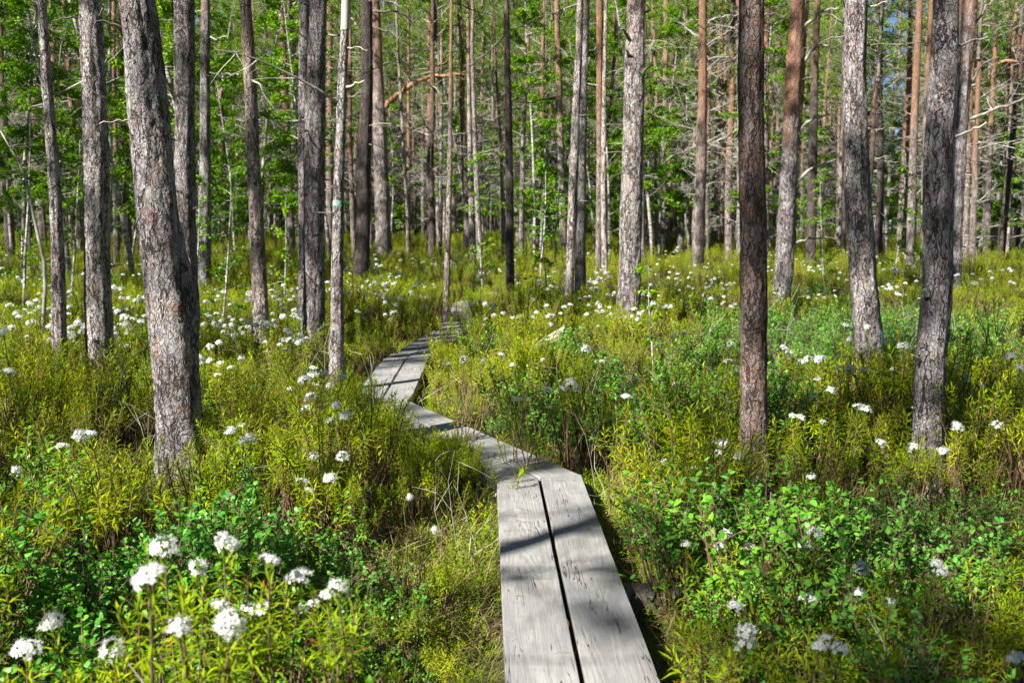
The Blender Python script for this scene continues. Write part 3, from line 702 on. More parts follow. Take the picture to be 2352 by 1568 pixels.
T('grey dappled pine just right of the split bark pine', [(0, 2225, 40), (167, 2213, 34), (334, 2204, 30), (523, 2197, 27), (667, 2192, 28)], B_GREY, 48, 0, 12,
  branches=[([(2218, 275), (2285, 254), (2352, 227), (2400, 205)], 8, 5, M_TWIG), ([(2238, 55), (2270, 10), (2300, -10)], 6, 4, M_DARKTWIG), ([(2225, 200), (2250, 150), (2290, 130)], 6, 4, M_DARKTWIG), ([(2195, 562), (2220, 565), (2245, 572)], 4, 2)], auto=2)
T('thin pale trunk behind the dead branch at the right edge', [(150, 2240, 8), (317, 2235, 10), (560, 2233, 14)], B_FAR, 49, 1, 10.5, auto=3)
T('orange topped slim pine near the right edge', [(0, 2290, 9), (167, 2283, 10), (367, 2272, 13), (597, 2265, 18)], B_RED, 50, 1, 11.5,
  branches=[([(2285, 150), (2310, 140), (2352, 150)], 7, 5, M_ORB), ([(2278, 150), (2262, 135), (2240, 133)], 6, 3, M_DARKTWIG)], auto=4)
T('grey slim pine between the two last lit trunks at the right edge', [(100, 2318, 8), (234, 2312, 9), (400, 2298, 10), (590, 2281, 13)], B_GREY, 51, 1, 11, auto=3)
T('pale lit trunk close to the right edge', [(100, 2325, 10), (334, 2317, 13), (595, 2310, 17)], B_FAR, 52, 1, 11, auto=3)
T('last dark slim trunk at the right edge', [(100, 2342, 9), (334, 2338, 12), (587, 2335, 15)], B_DARK, 53, 1, 11, auto=3)
T('orange crooked pine deep in the dark left stand', [(0, 45, 8), (60, 50, 9), (150, 67, 10), (234, 78, 11), (367, 88, 12), (570, 97, 15)], B_RED, 54, 1, 11.5, auto=3)
T('brown slender pine between the dead sapling and the pale flaky pine', [(0, 147, 11), (234, 163, 12), (334, 172, 12), (580, 185, 15)], B_RED, 55, 1, 11.5, auto=3)
T('slim trunk close left of the thick leaning pine', [(0, 262, 9), (133, 260, 10), (300, 264, 12), (610, 270, 17)], B_RED, 56, 1, 11.5, auto=3)
T('orange trunk peeping out on the left of the thick leaning pine', [(0, 276, 11), (133, 279, 12), (267, 287, 14), (434, 290, 16), (607, 297, 19)], B_RED, 57, 1, 12, auto=2)
T('thin reddish snag above the green saplings', [(95, 506, 9), (150, 505, 10), (300, 509, 13), (580, 515, 15)], B_RED, 58, 1, 4.5, auto=2, crown=False, top_bare=True)

# dead leafless sapling, far left
def dead_sapling():
    r = random.Random(5); Y = on_z(97, 785, .3).y
    px = [(0, 300, 2.5), (22, 335, 3.5), (45, 372, 5), (62, 420, 6), (75, 480, 7), (88, 540, 8), (100, 600, 9), (106, 660, 9), (98, 730, 9), (97, 785, 10)]
    W = [(on_y(x, y, Y), w) for x, y, w in reversed(px)]
    foot = Vector((W[0][0][0].x, Y, 0)); root = thing('dead_sapling', 'thin lichen grey dead sapling leaning left at the far left', 'tree', foot)
    pts = [Vector((0, 0, -.1))]+[p-foot+rvec(r, .008) for (p, t), w in W]; rad = [.03]+[w*.5*t/F for (p, t), w in W]
    mb = MB(); mb.tube(pts, rad, 9); link('trunk', mb.mesh('trunk', [M_TWIG], True), root)
    for i in range(12):
        k = r.randint(3, len(pts)-2); mb = MB()
        dead_branch(mb, pts[k], Vector((r.choice((-1, 1)), r.uniform(-.5, .5), r.uniform(-.1, .8))), r.uniform(.12, .5), .006, r, 0, 2, .1)
        link('branch', mb.mesh('branch', [M_TWIG], True), root)
dead_sapling()

# ---- prototypes of the trees farther back
def far_parts(seed):
    r = random.Random(seed); hgt = r.uniform(9.5, 13); rr = r.uniform(.065, .12)
    pts = [Vector((0, 0, -.1))]; rad = [rr*1.1]; x = y = 0; lx, ly = r.uniform(-.03, .03), r.uniform(-.03, .03)
    for i in range(1, 13):
        z = hgt*i/12; x += lx*hgt/12 + r.uniform(-.045, .045); y += ly*hgt/12 + r.uniform(-.04, .04)
        pts.append(Vector((x, y, z))); rad.append(rr*(1-.88*(i/12)**1.3))
    tr = trunk_mesh('trunk', pts, rad, (B_FAR, B_RED, B_FAR, B_GREY, B_RED, B_DARK)[seed % 6], seed, 2)
    mb = MB(); nb = r.randint(38, 52)
    for i in range(nb):
        z = r.uniform(2.0, hgt-3.2) if r.random() < .85 else r.uniform(1, 2.5); k = int(z/hgt*12); p = pts[k+1].lerp(pts[min(12, k+2)], (z/hgt*12) % 1)
        p = pts[k].lerp(pts[k+1], (z/hgt*12) % 1) if k else pts[1]*z/max(.1, pts[1].z)
        a = r.uniform(0, 6.28); L = r.uniform(.4, 2.1)*(1 if z > 3 else .45)
        dead_branch(mb, p, Vector((math.cos(a), math.sin(a), r.uniform(-.2, .6))), L, r.uniform(.010, .020), r, 0 if r.random() < .7 else 1, 5, r.uniform(-.5, .3))
    br = mb.mesh('dead_branches', [M_TWIG, M_DARKTWIG])
    return tr, br, hgt, pts[-1]
FAR = [far_parts(70+i) for i in range(8)]
FARCROWN = [crown_mesh('crown', 90+i, 5.4, 1.15, 22, 9, 11, .14, .018) for i in range(4)]
DENSECROWN = [crown_mesh('crown', 95+i, 4.8, 1.3, 20, 13, 12, .15, .022) for i in range(2)]
def far_tree(x, y, k, label, group, s=1.0, rz=0.0, cr=None, dense=False):
    tr, br, h, tip = FAR[k]
    root = thing('pine_tree', label, 'tree', (x, y, -.02), rz, group); root.scale = (s, s, s)
    link('trunk', tr, root); link('dead_branches', br, root)
    ch = 4.8
    o = link('crown', DENSECROWN[k % 2] if dense else FARCROWN[(k+int(x*7)) % 4], root, tip-Vector((0, 0, ch-.3))); o.rotation_euler = (0, 0, rz*3+x)
    if cr: o.scale = (cr, cr, 1)
    return root
def occupied():
    return [(o.location.x, o.location.y) for o in COL.objects if o.type == 'EMPTY' and o.get('category') == 'tree']
OCC = occupied()
def free(x, y, d): return all((x-a)**2+(y-b)**2 > d*d for a, b in OCC)
def walk_dist(x, y):
    best = 9; q = Vector((x, y))
    for i in range(len(WALK)-1):
        a, b = WALK[i], WALK[i+1]; ab = b-a; t = max(0, min(1, (q-a).dot(ab)/ab.dot(ab))); best = min(best, (q-(a+ab*t)).length)
    return best
r1 = random.Random(2024); n = 0; tries = 0
while n < 185 and tries < 20000:
    tries += 1
    y = math.sqrt(r1.uniform(21**2, 58**2)); x = r1.uniform(-.56, .56)*y
    if not free(x, y, .9 if y < 35 else .7): continue
    u = x/y
    if .33 < u < .40 and y > 26 and r1.random() < .8: OCC.append((x, y)); continue
    if y < 24 and abs(u) < .5 and r1.random() < .6: continue
    OCC.append((x, y)); n += 1
    if u < -.16: lab, grp = 'slim background pine deep in the dark leafy left part of the forest', 'background pines in the leafy left part'
    elif u < .14: lab, grp = 'slim background pine far back between the trunks in the middle of the forest', 'background pines in the middle'
    else: lab, grp = 'slim background pine far back in the bright twiggy right part of the forest', 'background pines in the bright right part'
    far_tree(x, y, r1.randrange(8), lab, grp, r1.uniform(.8, 1.12), r1.uniform(0, 6.28))
# pines outside the frame whose crowns dapple the light
for i, (x, y, top, cr) in enumerate([(-3.94, -.13, 11.2, 1.0), (-5.45, -4.76, 11.5, 1.1), (-4.0, -3.7, 11.3, 1.3), (-2.9, -4.6, 11.6, 1.1), (-9.8, -2.6, 9.8, 1.1), (-6.05, -1.5, 11.0, .8), (-5.9, 7.4, 11.2, .8), (-8.0, 5.3, 11.2, 1.0), (-2.0, -7.2, 11, 1.0), (-12.2, 6.5, 12, 1.0), (-9.6, 1.8, 11, .9),
        (-10.8, 10.6, 11.5, 1.1), (-13.5, 14.5, 11.5, 1.1), (-16.5, 10, 11.5, 1.1), (-12.5, 19, 11.5, 1.1), (-17, 17.5, 11.5, 1.1), (-20, 23, 11.5, 1.1), (-16, 25, 11.5, 1.1), (-22, 30, 11.5, 1.1), (-24, 36, 11.5, 1.1), (-19.5, 13.5, 11.5, 1.1),
        (-14.5, 11.5, 11.5, 1.1), (-20.5, 18.5, 11.5, 1.2), (-26, 29, 11.5, 1.2)]):
    far_tree(x, y, i % 8, 'pine standing just outside the left edge of the picture', 'pines beyond the left edge', top/(FAR[i % 8][2]+.3), i*1.3, cr, True)
far = source_collection('distant_pine_sources', [])
for i in range(6):
    tr, br, h, tip = FAR[i]
    jb = MB(); 
    def addmesh(me, off, mslots, mats):
        k0 = len(jb.v); jb.v += [v.co+off for v in me.vertices]
        for p in me.polygons: jb.f.append(tuple(k0+q for q in p.vertices)); jb.m.append(mslots[p.material_index])
    addmesh(tr, Vector(), [0], None); addmesh(br, Vector(), [1, 2], None); addmesh(FARCROWN[i % 4], tip-Vector((0, 0, 4.5)), [3, 4], None)
    far.objects.link(bpy.data.objects.new('distant_pine', jb.mesh('distant_pine', [tr.materials[0], M_TWIG, M_DARKTWIG, M_NDL, M_DARKTWIG])))
pts = []
r1 = random.Random(5)
for i in range(1500):
    y = math.sqrt(r1.uniform(58**2, 120**2)); x = r1.uniform(-.62, .62)*y
    if .335 < x/y < .395 and r1.random() < .9: continue
    pts.append((x, y, 0, r1.uniform(-.03, .03), r1.uniform(-.03, .03), r1.uniform(0, 6.28), r1.uniform(1.1, 1.6), r1.randrange(6)))
scatter('distant_forest', 'far off mass of pines closing the view behind the trunks', far, pts, cat='forest')

pts = []; r1 = random.Random(55)
while len(pts) < 420:                                       # the forest goes on all round, behind the photographer too
    x = r1.uniform(-60, 60); y = r1.uniform(-60, 60); rr = math.hypot(x, y)
    if rr < 7 or (y > 0 and abs(x)/y < .62) or (y > 0 and abs(x) < .62*y+1.5): continue
    al = -(x*SUNV.x+y*SUNV.y); sunward = x*SUNV.x+y*SUNV.y
    if sunward > 0:
        # leave the trees that would shade the view to the ones placed one by one
        hit = any((x-SUNV.x*D < .62*(y-SUNV.y*D)+1 and x-SUNV.x*D > -.62*(y-SUNV.y*D)-1 and 0 < y-SUNV.y*D < 30) for D in (2, 5, 8, 11, 14, 17))
        if hit: continue
    elif rr > 40 and r1.random() < .5: continue
    pts.append((x, y, 0, 0, 0, r1.uniform(0, 6.28), r1.uniform(.85, 1.15), r1.randrange(6)))
scatter('surrounding_forest', 'the rest of the pine forest around and behind the viewpoint', far, pts, cat='forest')
# ---- birch saplings with bright leaves
def birch_parts(seed, hgt, leaves, spread, leafsize):
    r = random.Random(seed); mt = MB(); ml = MB()
    pts, d = curve_pts(Vector((0, 0, -.05)), Vector((r.uniform(-.08, .08), r.uniform(-.08, .08), 1)), hgt, Vector((0, 0, .05)), 9, r, .05)
    r0 = .010*hgt**.8; mt.tube(pts, [r0*(1-.85*i/9) for i in range(10)], 7)
    tw = []
    for i in range(int(8+hgt*4)):
        t = r.uniform(.18, .98)*9; k = int(t); p = pts[k].lerp(pts[min(9, k+1)], t-k); a = r.uniform(0, 6.28)
        L = spread*r.uniform(.4, 1.1)*(1.15-t/9*.7); q, dd = curve_pts(p, Vector((math.cos(a), math.sin(a), r.uniform(.1, .9))), L, Vector((0, 0, -.5)), 5, r, .15)
        mt.tube(q, [r0*.3*(1-.15*j) for j in range(6)], 3, 0, False); tw.append(q)
    per = max(3, leaves//len(tw))
    for q in tw:
        cl = r.random()
        for j in range(int(per*(.5+cl))):
            t = r.uniform(.25, 1)*5; k = min(4, int(t)); p = q[k].lerp(q[k+1], t-k) + rvec(r, .05*spread)
            ml.oval(p, (rvec(r, 1)+Vector((0, 0, -.35))).normalized(), Vector((r.uniform(-.8, .8), r.uniform(-.8, .8), 1)), leafsize*r.uniform(.7, 1.25), leafsize*.75, 0)
    return mt.mesh('trunk', [M_BIRB], True), ml.mesh('leaves', [M_BIR])
BIR = {'s': [birch_parts(1, .9, 120, .22, .04), birch_parts(2, 1.3, 170, .3, .042)],
       'm': [birch_parts(3, 3.0, 700, .7, .05), birch_parts(4, 3.8, 900, .8, .052), birch_parts(5, 2.4, 520, .6, .05)],
       'l': [birch_parts(6, 7.5, 6500, 1.5, .062), birch_parts(7, 9.5, 8000, 1.8, .065), birch_parts(8, 6.0, 5000, 1.4, .06)]}
def birch(x, y, kind, k, label, group=None, s=1.0, rz=0):
    a, b = BIR[kind][k % len(BIR[kind])]
    root = thing('birch_tree' if kind == 'l' else 'birch_sapling', label, 'tree' if kind == 'l' else 'sapling', (x, y, 0), rz, group); root.scale = (s, s, s)
    link('trunk', a, root); link('leaves', b, root); return root
def at(px, d): return (px-CX)/F*d
for px, d, kd, k, s, lab in [(1508, 7.6, 's', 1, .85, 'small birch sapling with drooping leaves right of the stout pine foot'),
        (1235, 15.5, 'm', 0, .85, 'leafy green sapling right of the nearly black slim pine'), (1262, 13.5, 'm', 2, .75, 'low bright sapling left of the pale orange pine'),
        (1110, 18, 'm', 1, .7, 'leafy sapling behind the close pair of trunks'), (505, 10.6, 'm', 2, .8, 'green sapling between the slender grey pine and the dark leaning pine'),
        (437, 11.5, 'm', 0, .7, 'green sapling half hidden by the thick leaning pine'), (648, 12.8, 'm', 2, .75, 'dark green sapling left of the lichen covered pine'),
        (45, 12.5, 'm', 1, .8, 'sapling with yellow green leaves behind the dead sapling'), (160, 14, 'm', 0, .85, 'leafy sapling left of the pale flaky pine'),
        (2045, 14.5, 'm', 0, .8, 'leafy sapling in the gap right of the bright grey pine'), (2140, 17, 'm', 2, .8, 'low sapling behind the split bark pine'),
        (1895, 17, 'm', 1, .6, 'small leafy sapling left of the bright grey pine'), (590, 7.7, 's', 0, .55, 'tiny leafy sapling at the foot of the dark leaning pine')]:
    birch(at(px, d), d, kd, k, lab, None, s, k*2.1+px)
r1 = random.Random(77); n = 0
while n < 130:
    px = r1.choice((r1.uniform(-80, 900), r1.uniform(850, 1500), r1.uniform(1100, 2400), r1.uniform(1200, 2400))); d = r1.uniform(17, 55) if px < 900 else r1.uniform(27, 60)
    x = at(px, d)
    if (820 < px < 1000 and d < 32) or not free(x, d, .4) or (.33 < x/d < .40 and r1.random() < .7): continue
    n += 1; OCC.append((x, d))
    big = r1.random() < (.8 if px < 900 else .6)
    if px < 900: lab, g = 'bright leafed broadleaf tree among the pines on the left', 'leafy trees in the left part'
    else: lab, g = 'small leafy tree among the far pines on the right half', 'leafy trees in the right half'
    birch(x, d, 'l' if big else 'm', r1.randrange(3), lab, g, r1.uniform(.8, 1.15), r1.uniform(0, 6.28))

fb = source_collection('distant_leafy_sources', [])
for i in range(3):
    jb = MB()
    for k_, me_ in enumerate(BIR['l'][i]):
        k0 = len(jb.v); jb.v += [v.co.copy() for v in me_.vertices]
        for p_ in me_.polygons: jb.f.append(tuple(k0+q for q in p_.vertices)); jb.m.append(k_)
    fb.objects.link(bpy.data.objects.new('distant_leafy_tree', jb.mesh('distant_leafy_tree', [M_BIRB, M_BIR])))
pts = []
for i in range(620):
    y = math.sqrt(r1.uniform(56**2, 105**2)); x = r1.uniform(-.6, .6)*y
    pts.append((x, y, -r1.uniform(0, 1.5), 0, 0, r1.uniform(0, 6.28), r1.uniform(.7, 1.5), r1.randrange(3)))
scatter('distant_leafy_woods', 'far green leafy understorey filling the gaps between distant trunks', fb, pts, cat='forest')
# thin grey dead saplings among the far trunks are part of the far pine prototypes; a few near ones stand free
# ------------------------------------------------------------------ flowering shrubs (countable)
def shrub_at(label, heads, seed, group=None, extra=5, dia=.05, dist=None, big=1.0):
    """heads: (px, py, width px) of the flower heads seen in the photo"""
    r = random.Random(seed)
    d = dist or sum(dia*F/h[2] for h in heads)/len(heads)
    tips = []
    for (px, py, w) in heads:
        p, t = on_y(px, py, d + r.uniform(-.08, .08)); tips.append((p, w*t/F/dia))
    c = sum((p for p, s in tips), Vector())/len(tips); base = Vector((c.x+r.uniform(-.05, .05), c.y+.02, 0)); base.z = gz(base.x, base.y)
    root = thing('marsh_tea_shrub', label, 'shrub', base, 0, group)
    st, lf = MB(), MB()
    loc = [p-base-Vector((0, 0, .015)) for p, s in tips]
    tea_plant(r, lf, st, 0, 24, tips=loc, spread=.2)
    top = max(.25, sum(q.z for q in loc)/len(loc))
    tea_plant(r, lf, st, extra, 26, hgt=top*.92, spread=.16)
    link('stem', st.mesh('stem', [M_STEM]), root); link('leaves', lf.mesh('leaves', [M_TEA]), root)
    for (p, s), q in zip(tips, loc):
        o = link('flower_head', FLOWERS[r.randrange(5)], root, q+Vector((0, 0, .014))); s = max(.6, min(1.2, s))*r.uniform(.9, 1.05)
        o.scale = (s, s, s); o.rotation_euler = (r.uniform(-.5, .35), r.uniform(-.35, .35), r.uniform(0, 6.28))
    return root
S = shrub_at
S('marsh tea with the largest blurred white flower at lower left', [(345, 1323, 76)], 201)
S('marsh tea with a ragged white flower above the largest blurred one', [(375, 1258, 62)], 202)
S('marsh tea with one white flower right of the largest blurred one', [(455, 1306, 56)], 203)
S('marsh tea with half opened white buds over the blue green bilberries', [(525, 1252, 52), (512, 1238, 30)], 204, dist=2.0)
S('marsh tea with shaded grey white flowers right of the lower left group', [(618, 1290, 50), (688, 1326, 56)], 205, dist=1.8)
S('marsh tea with a shaded flower at the end of the lower left group', [(776, 1348, 50), (752, 1368, 30)], 206, dist=1.8)
S('marsh tea with one flat white flower left of the big blurred flowers', [(120, 1428, 60)], 207)
S('marsh tea with a fluffy white flower near the lower left corner', [(62, 1490, 60)], 208)
S('marsh tea with a round white flower at the bottom left', [(258, 1490, 62)], 209)
S('marsh tea with a cluster of three small white flowers at lower left', [(503, 1392, 46), (572, 1402, 44), (605, 1398, 40)], 210, dist=1.9)
S('marsh tea with two dark shaded flowers in front at lower left', [(410, 1442, 58), (527, 1432, 66)], 211, dist=1.55)
S('marsh tea with open white florets at the right of the lower left group', [(690, 1402, 38), (720, 1385, 30)], 212, dist=2.1)
S('marsh tea with two stacked white flowers at lower right', [(1715, 1450, 50), (1712, 1480, 46)], 213, dist=2.1)
S('marsh tea with one round white flower in the dark lower right', [(1857, 1378, 46)], 214)
S('marsh tea with two bright flowers one above the other right of centre right', [(1872, 1226, 40), (1849, 1252, 40)], 215, dist=2.7)
S('marsh tea with shaded flowers in the dark bush at right', [(1780, 1232, 40), (1670, 1225, 28), (1652, 1251, 30)], 216, dist=2.8)
S('marsh tea with small shaded flower left in the dark bush', [(1575, 1250, 28), (1720, 1257, 26)], 217, dist=2.9)
S('marsh tea with a shaded flower below the dark bush', [(1690, 1391, 34)], 218, dist=2.5)
S('marsh tea with a small round flower in the deep shade at right', [(1979, 1305, 34)], 219, dist=2.6)
S('marsh tea with two small flowers beside a bright bilberry sprig', [(1972, 1362, 32), (2045, 1382, 26)], 220, dist=2.5)
S('marsh tea with loose white clusters over the bright bilberries at bottom right', [(1885, 1482, 48), (1928, 1490, 42), (1900, 1465, 34)], 221, dist=2.1)
S('marsh tea with a faint shaded flower far right in the deep shade', [(2160, 1312, 30), (2150, 1296, 20)], 222, dist=2.6)
S('marsh tea with a blurred flower in the bottom right corner', [(2338, 1515, 50)], 223, dist=1.7)
S('marsh tea with one white flower left of the foot of the dark shaded pine', [(1597, 1078, 30)], 224)
S('marsh tea with a bright flower in front of the dark shaded pine foot', [(1740, 1101, 26), (1697, 1048, 24)], 225, dist=3.9)
S('marsh tea with a pale flower right of the dark shaded pine foot', [(1863, 1095, 28)], 226, dist=3.8)
S('marsh tea with four small flowers beside the bend of the boardwalk', [(1455, 1126, 30), (1495, 1143, 22), (1462, 1090, 20), (1527, 1058, 14)], 227, dist=3.9)
S('marsh tea with twin flowers left of the dark shaded pine', [(1640, 1020, 28), (1662, 1018, 28), (1650, 1040, 22)], 228, dist=4.0)
S('marsh tea with one flower hanging over the left edge of the nearest planks', [(1149, 1137, 26)], 229, dist=4.3)
S('marsh tea with a broad flat flower cluster left of the thick leaning pine foot', [(185, 1003, 34), (208, 998, 34)], 230, dist=3.4)
S('marsh tea with two flowers right of the thick leaning pine foot', [(530, 990, 30), (575, 1008, 38), (560, 1012, 26)], 231, dist=3.6)
S('marsh tea with scattered flowers halfway to the boardwalk on the left', [(720, 1047, 24), (787, 1050, 28)], 232, dist=3.8)
S('marsh tea with three flowers in the sunny left middle ground', [(695, 1108, 32), (710, 1127, 24), (758, 1097, 28)], 233, dist=3.5)
S('marsh tea with one flower low in the left middle ground', [(521, 1140, 32)], 234, dist=3.3)
S('marsh tea with two round flowers left of the second boardwalk stretch', [(773, 932, 28), (795, 955, 30), (757, 966, 22)], 235, dist=4.1)
S('marsh tea with round flowers before the thin path side pine', [(690, 880, 18), (726, 886, 20), (757, 886, 18), (668, 893, 18)], 236, dist=5.6)
S('marsh tea with a white flower low left of the thick pine', [(142, 1026, 26), (35, 1083, 26)], 237, dist=3.6)
S('marsh tea with one round flower in the middle of the bilberry slope', [(1438, 912, 26)], 238, dist=4.2)
S('marsh tea with round flowers right behind the boardwalk bend', [(1346, 803, 22), (1383, 830, 13)], 239, dist=5.2)
S('marsh tea with a round flower left on the bilberry slope', [(1066, 826, 20), (1110, 828, 13), (1030, 835, 14)], 240, dist=5.3)
S('marsh tea with two small flowers high on the bilberry slope', [(1151, 815, 15), (1177, 838, 12), (1247, 826, 13)], 241, dist=5.6)
S('marsh tea with clustered flowers halfway up the bilberry slope', [(1310, 880, 26), (1294, 893, 20), (1325, 893, 20), (1257, 899, 16)], 242, dist=4.8)
S('marsh tea with small flower low on the bilberry slope', [(1261, 937, 18), (1183, 917, 15), (1200, 915, 12)], 243, dist=4.7)
S('marsh tea with shaded flowers left of the bright grey pine foot', [(1840, 832, 20), (1856, 824, 22), (1881, 826, 20), (1891, 822, 16)], 244, dist=5.3)
S('marsh tea with a row of shaded flowers right of the dark shaded pine', [(1802, 800, 18), (1812, 810, 20), (1820, 820, 16), (1797, 795, 12)], 245, dist=5.3)
S('marsh tea with shaded flowers just before the bright grey pine foot', [(1926, 846, 20), (1951, 848, 22), (1985, 850, 16)], 246, dist=5.0)
S('marsh tea with flowers in front of the bright grey pine trunk', [(2022, 770, 22), (2030, 787, 16), (1992, 753, 16)], 247, dist=5.4)
S('marsh tea with a flat flower cluster between the two bright pines', [(2074, 795, 26), (2088, 797, 20), (2052, 848, 16)], 248, dist=4.8)
S('marsh tea with one clean flower below the bright grey pine', [(1943, 750, 20), (1952, 780, 14)], 249, dist=5.6)
S('marsh tea with one flower above the yellow green leafy shoot', [(1877, 872, 22), (1868, 910, 20), (1907, 897, 20)], 250, dist=4.6)
S('marsh tea with a loose white flower inside the yellow green shoots', [(1985, 942, 34), (1970, 935, 24), (1890, 968, 16)], 251, dist=4.2)
S('marsh tea with shaded flowers right of the split bark pine foot', [(2218, 868, 20), (2250, 885, 18), (2232, 905, 18), (2257, 887, 14)], 252, dist=4.9)
S('marsh tea with bright flowers near the right edge', [(2322, 820, 22), (2345, 845, 20), (2303, 783, 18)], 253, dist=5.0)
S('marsh tea with large flowers below the split bark pine on its right', [(2200, 984, 26), (2290, 978, 30), (2196, 975, 20)], 254, dist=4.2)
S('marsh tea with shaded flowers before the split bark pine foot', [(2023, 1017, 26), (2098, 1028, 26), (2165, 1035, 28)], 255, dist=3.9)
S('marsh tea with low bright flowers right of the dark pine foot', [(1838, 960, 26), (1820, 955, 20)], 256, dist=4.4)
S('marsh tea with flowers on the dark slope left of the dark pine', [(1677, 790, 16), (1672, 830, 18), (1689, 857, 14), (1675, 957, 18)], 257, dist=5.0)
S('marsh tea with small flowers left of the dark pine at mid height', [(1570, 765, 14), (1552, 883, 16), (1548, 770, 12), (1580, 908, 13)], 258, dist=5.4)
S('marsh tea with two white flowers at the left edge', [(20, 855, 26), (8, 762, 22), (20, 857, 20)], 259, dist=4.6)
S('marsh tea with tight white flower groups beside the dead sapling', [(68, 698, 18), (84, 692, 18), (22, 703, 20), (45, 730, 20)], 260, dist=6.6)

# shared flowering prototypes
PROTO = []
for i in range(7):
    r = random.Random(300+i); st, lf = MB(), MB(); nh = (1, 2, 3, 4, 2, 3, 5)[i]
    tips = [Vector((r.uniform(-.13, .13), r.uniform(-.13, .13), r.uniform(.42, .56))) for _ in range(nh)]
    tea_plant(r, lf, st, 0, 20, tips=tips); tea_plant(r, lf, st, 6, 20, hgt=.46, spread=.17)
    PROTO.append((st.mesh('stem', [M_STEM]), lf.mesh('leaves', [M_TEA]), [(t+Vector((0, 0, .012)), r.randrange(5), r.uniform(.75, 1.1), (r.uniform(-.2, .7), r.uniform(-.5, .5), r.uniform(0, 6))) for t in tips]))
r1 = random.Random(99)
zones = []   # (px range, py range, weight, label, group)
Z = [((0, 330), (660, 790), 34, 'marsh tea with white flowers in the dense sunny patch at far left', 'flowering shrubs in the far left patch'),
     ((450, 700), (650, 840), 34, 'marsh tea with white flowers between the thick leaning pine and the lichen pine', 'flowering shrubs between thick and lichen pines'),
     ((790, 1010), (610, 740), 40, 'marsh tea with small white flowers left of the far boardwalk', 'flowering shrubs left of the far boardwalk'),
     ((1050, 1300), (620, 740), 26, 'marsh tea with small white flowers around the nearly black slim pine', 'flowering shrubs around the black slim pine'),
     ((1320, 1700), (620, 740), 34, 'marsh tea with white flowers around the stout pine with stubs', 'flowering shrubs around the stout pine'),
     ((1760, 2352), (600, 700), 16, 'marsh tea with white flowers in the bright right background', 'flowering shrubs in the right background'),
     ((450, 800), (830, 960), 12, 'marsh tea with white flowers left of the boardwalk bends', 'flowering shrubs left of the boardwalk bends')]
for (xa, xb), (ya, yb), cnt, lab, grp in Z:
    for i in range(int(cnt*2.2)):
        px = r1.uniform(xa, xb); py = r1.uniform(ya, yb); p = on_z(px, py, .45)
        if walk_dist(p.x, p.y) < .4 or (noise.noise(Vector((p.x*1.1, p.y*.8, 2))) < -.12): continue
        st, lf, hs = PROTO[r1.randrange(7)]; s = r1.uniform(.82, 1.15)
        root = thing('marsh_tea_shrub', lab, 'shrub', (p.x, p.y, gz(p.x, p.y)), r1.uniform(0, 6.28), grp); root.scale = (s, s, s)
        link('stem', st, root); link('leaves', lf, root)
        for (q, k, ss, e) in hs:
            o = link('flower_head', FLOWERS[k], root, q); o.scale = (ss,)*3; o.rotation_euler = e

# cottongrass
def cottongrass(label, px, py, d, foot, seed):
    r = random.Random(seed); top, t = on_y(px, py, d); base = Vector((foot[0], foot[1], 0))
    root = thing('cottongrass', label, 'wildflower', base)
    q = top-base; mb = MB(); a = Vector((0, 0, 0)); b = a.lerp(q, .5)+Vector((-.02, 0, .06)); c = a.lerp(q, .85)+Vector((-.01, 0, .035))
    mb.tube([a, b, c, q], [.0012, .001, .0009, .0009], 4); link('stem', mb.mesh('stem', [M_GREEN_STEM]), root)
    mb = MB()
    for i in range(130):
        dd = (Vector((.3, 0, -.9))+rvec(r, .75)).normalized(); mb.leaf(q+rvec(r, .004), dd, Vector((0, 0, 1)), r.uniform(.018, .032), .0016, r.uniform(0, .3), 0)
    link('seed_head', mb.mesh('seed_head', [M_PET]), root)
cottongrass('cottongrass head drooping over the left plank of the nearest stretch', 1220, 1378, 3.0, (-.13, 3.05), 1)
cottongrass('ragged cottongrass head left of the nearest planks', 997, 1208, 3.6, (-.23, 3.5), 2)
cottongrass('small cottongrass tuft on a tall green shoot left of the boardwalk bend', 940, 1134, 3.9, (-.42, 3.9), 3)

# ------------------------------------------------------------------ rock and log
def lump(name, c, size, mat, label, cat, seed, sub=40, rot=0, amp=.25):
    v = []; f = []; n = sub
    for i in range(n+1):
        th = math.pi*i/n
        for j in range(n):
            ph = 2*math.pi*j/n; p = Vector((math.sin(th)*math.cos(ph), math.sin(th)*math.sin(ph), math.cos(th)))
            k = 1+amp*noise.noise(p*1.3+Vector((seed, 0, 0)))+amp*.5*noise.noise(p*3.5+Vector((seed, 5, 0)))+amp*.15*noise.noise(p*9+Vector((0, 0, seed)))
            v.append((p.x*size[0]*k, p.y*size[1]*k, p.z*size[2]*k))
    for i in range(n):
        for j in range(n): a = i*n+j; b = i*n+(j+1) % n; f.append((a, a+n, b+n, b))
    me = bpy.data.meshes.new(name); me.from_pydata(v, [], f); me.materials.append(mat); me.polygons.foreach_set('use_smooth', [True]*len(f)); me.update()
    o = link(name, me, None, c); o.rotation_euler = (0, 0, rot); return tag(o, label, cat)
p = on_z(100, 640, .25); lump('mossy_boulder', (p.x, p.y, .22), (.62, .5, .34), M_ROCK, 'dark mossy boulder half buried in shrubs at far left', 'boulder', 3)
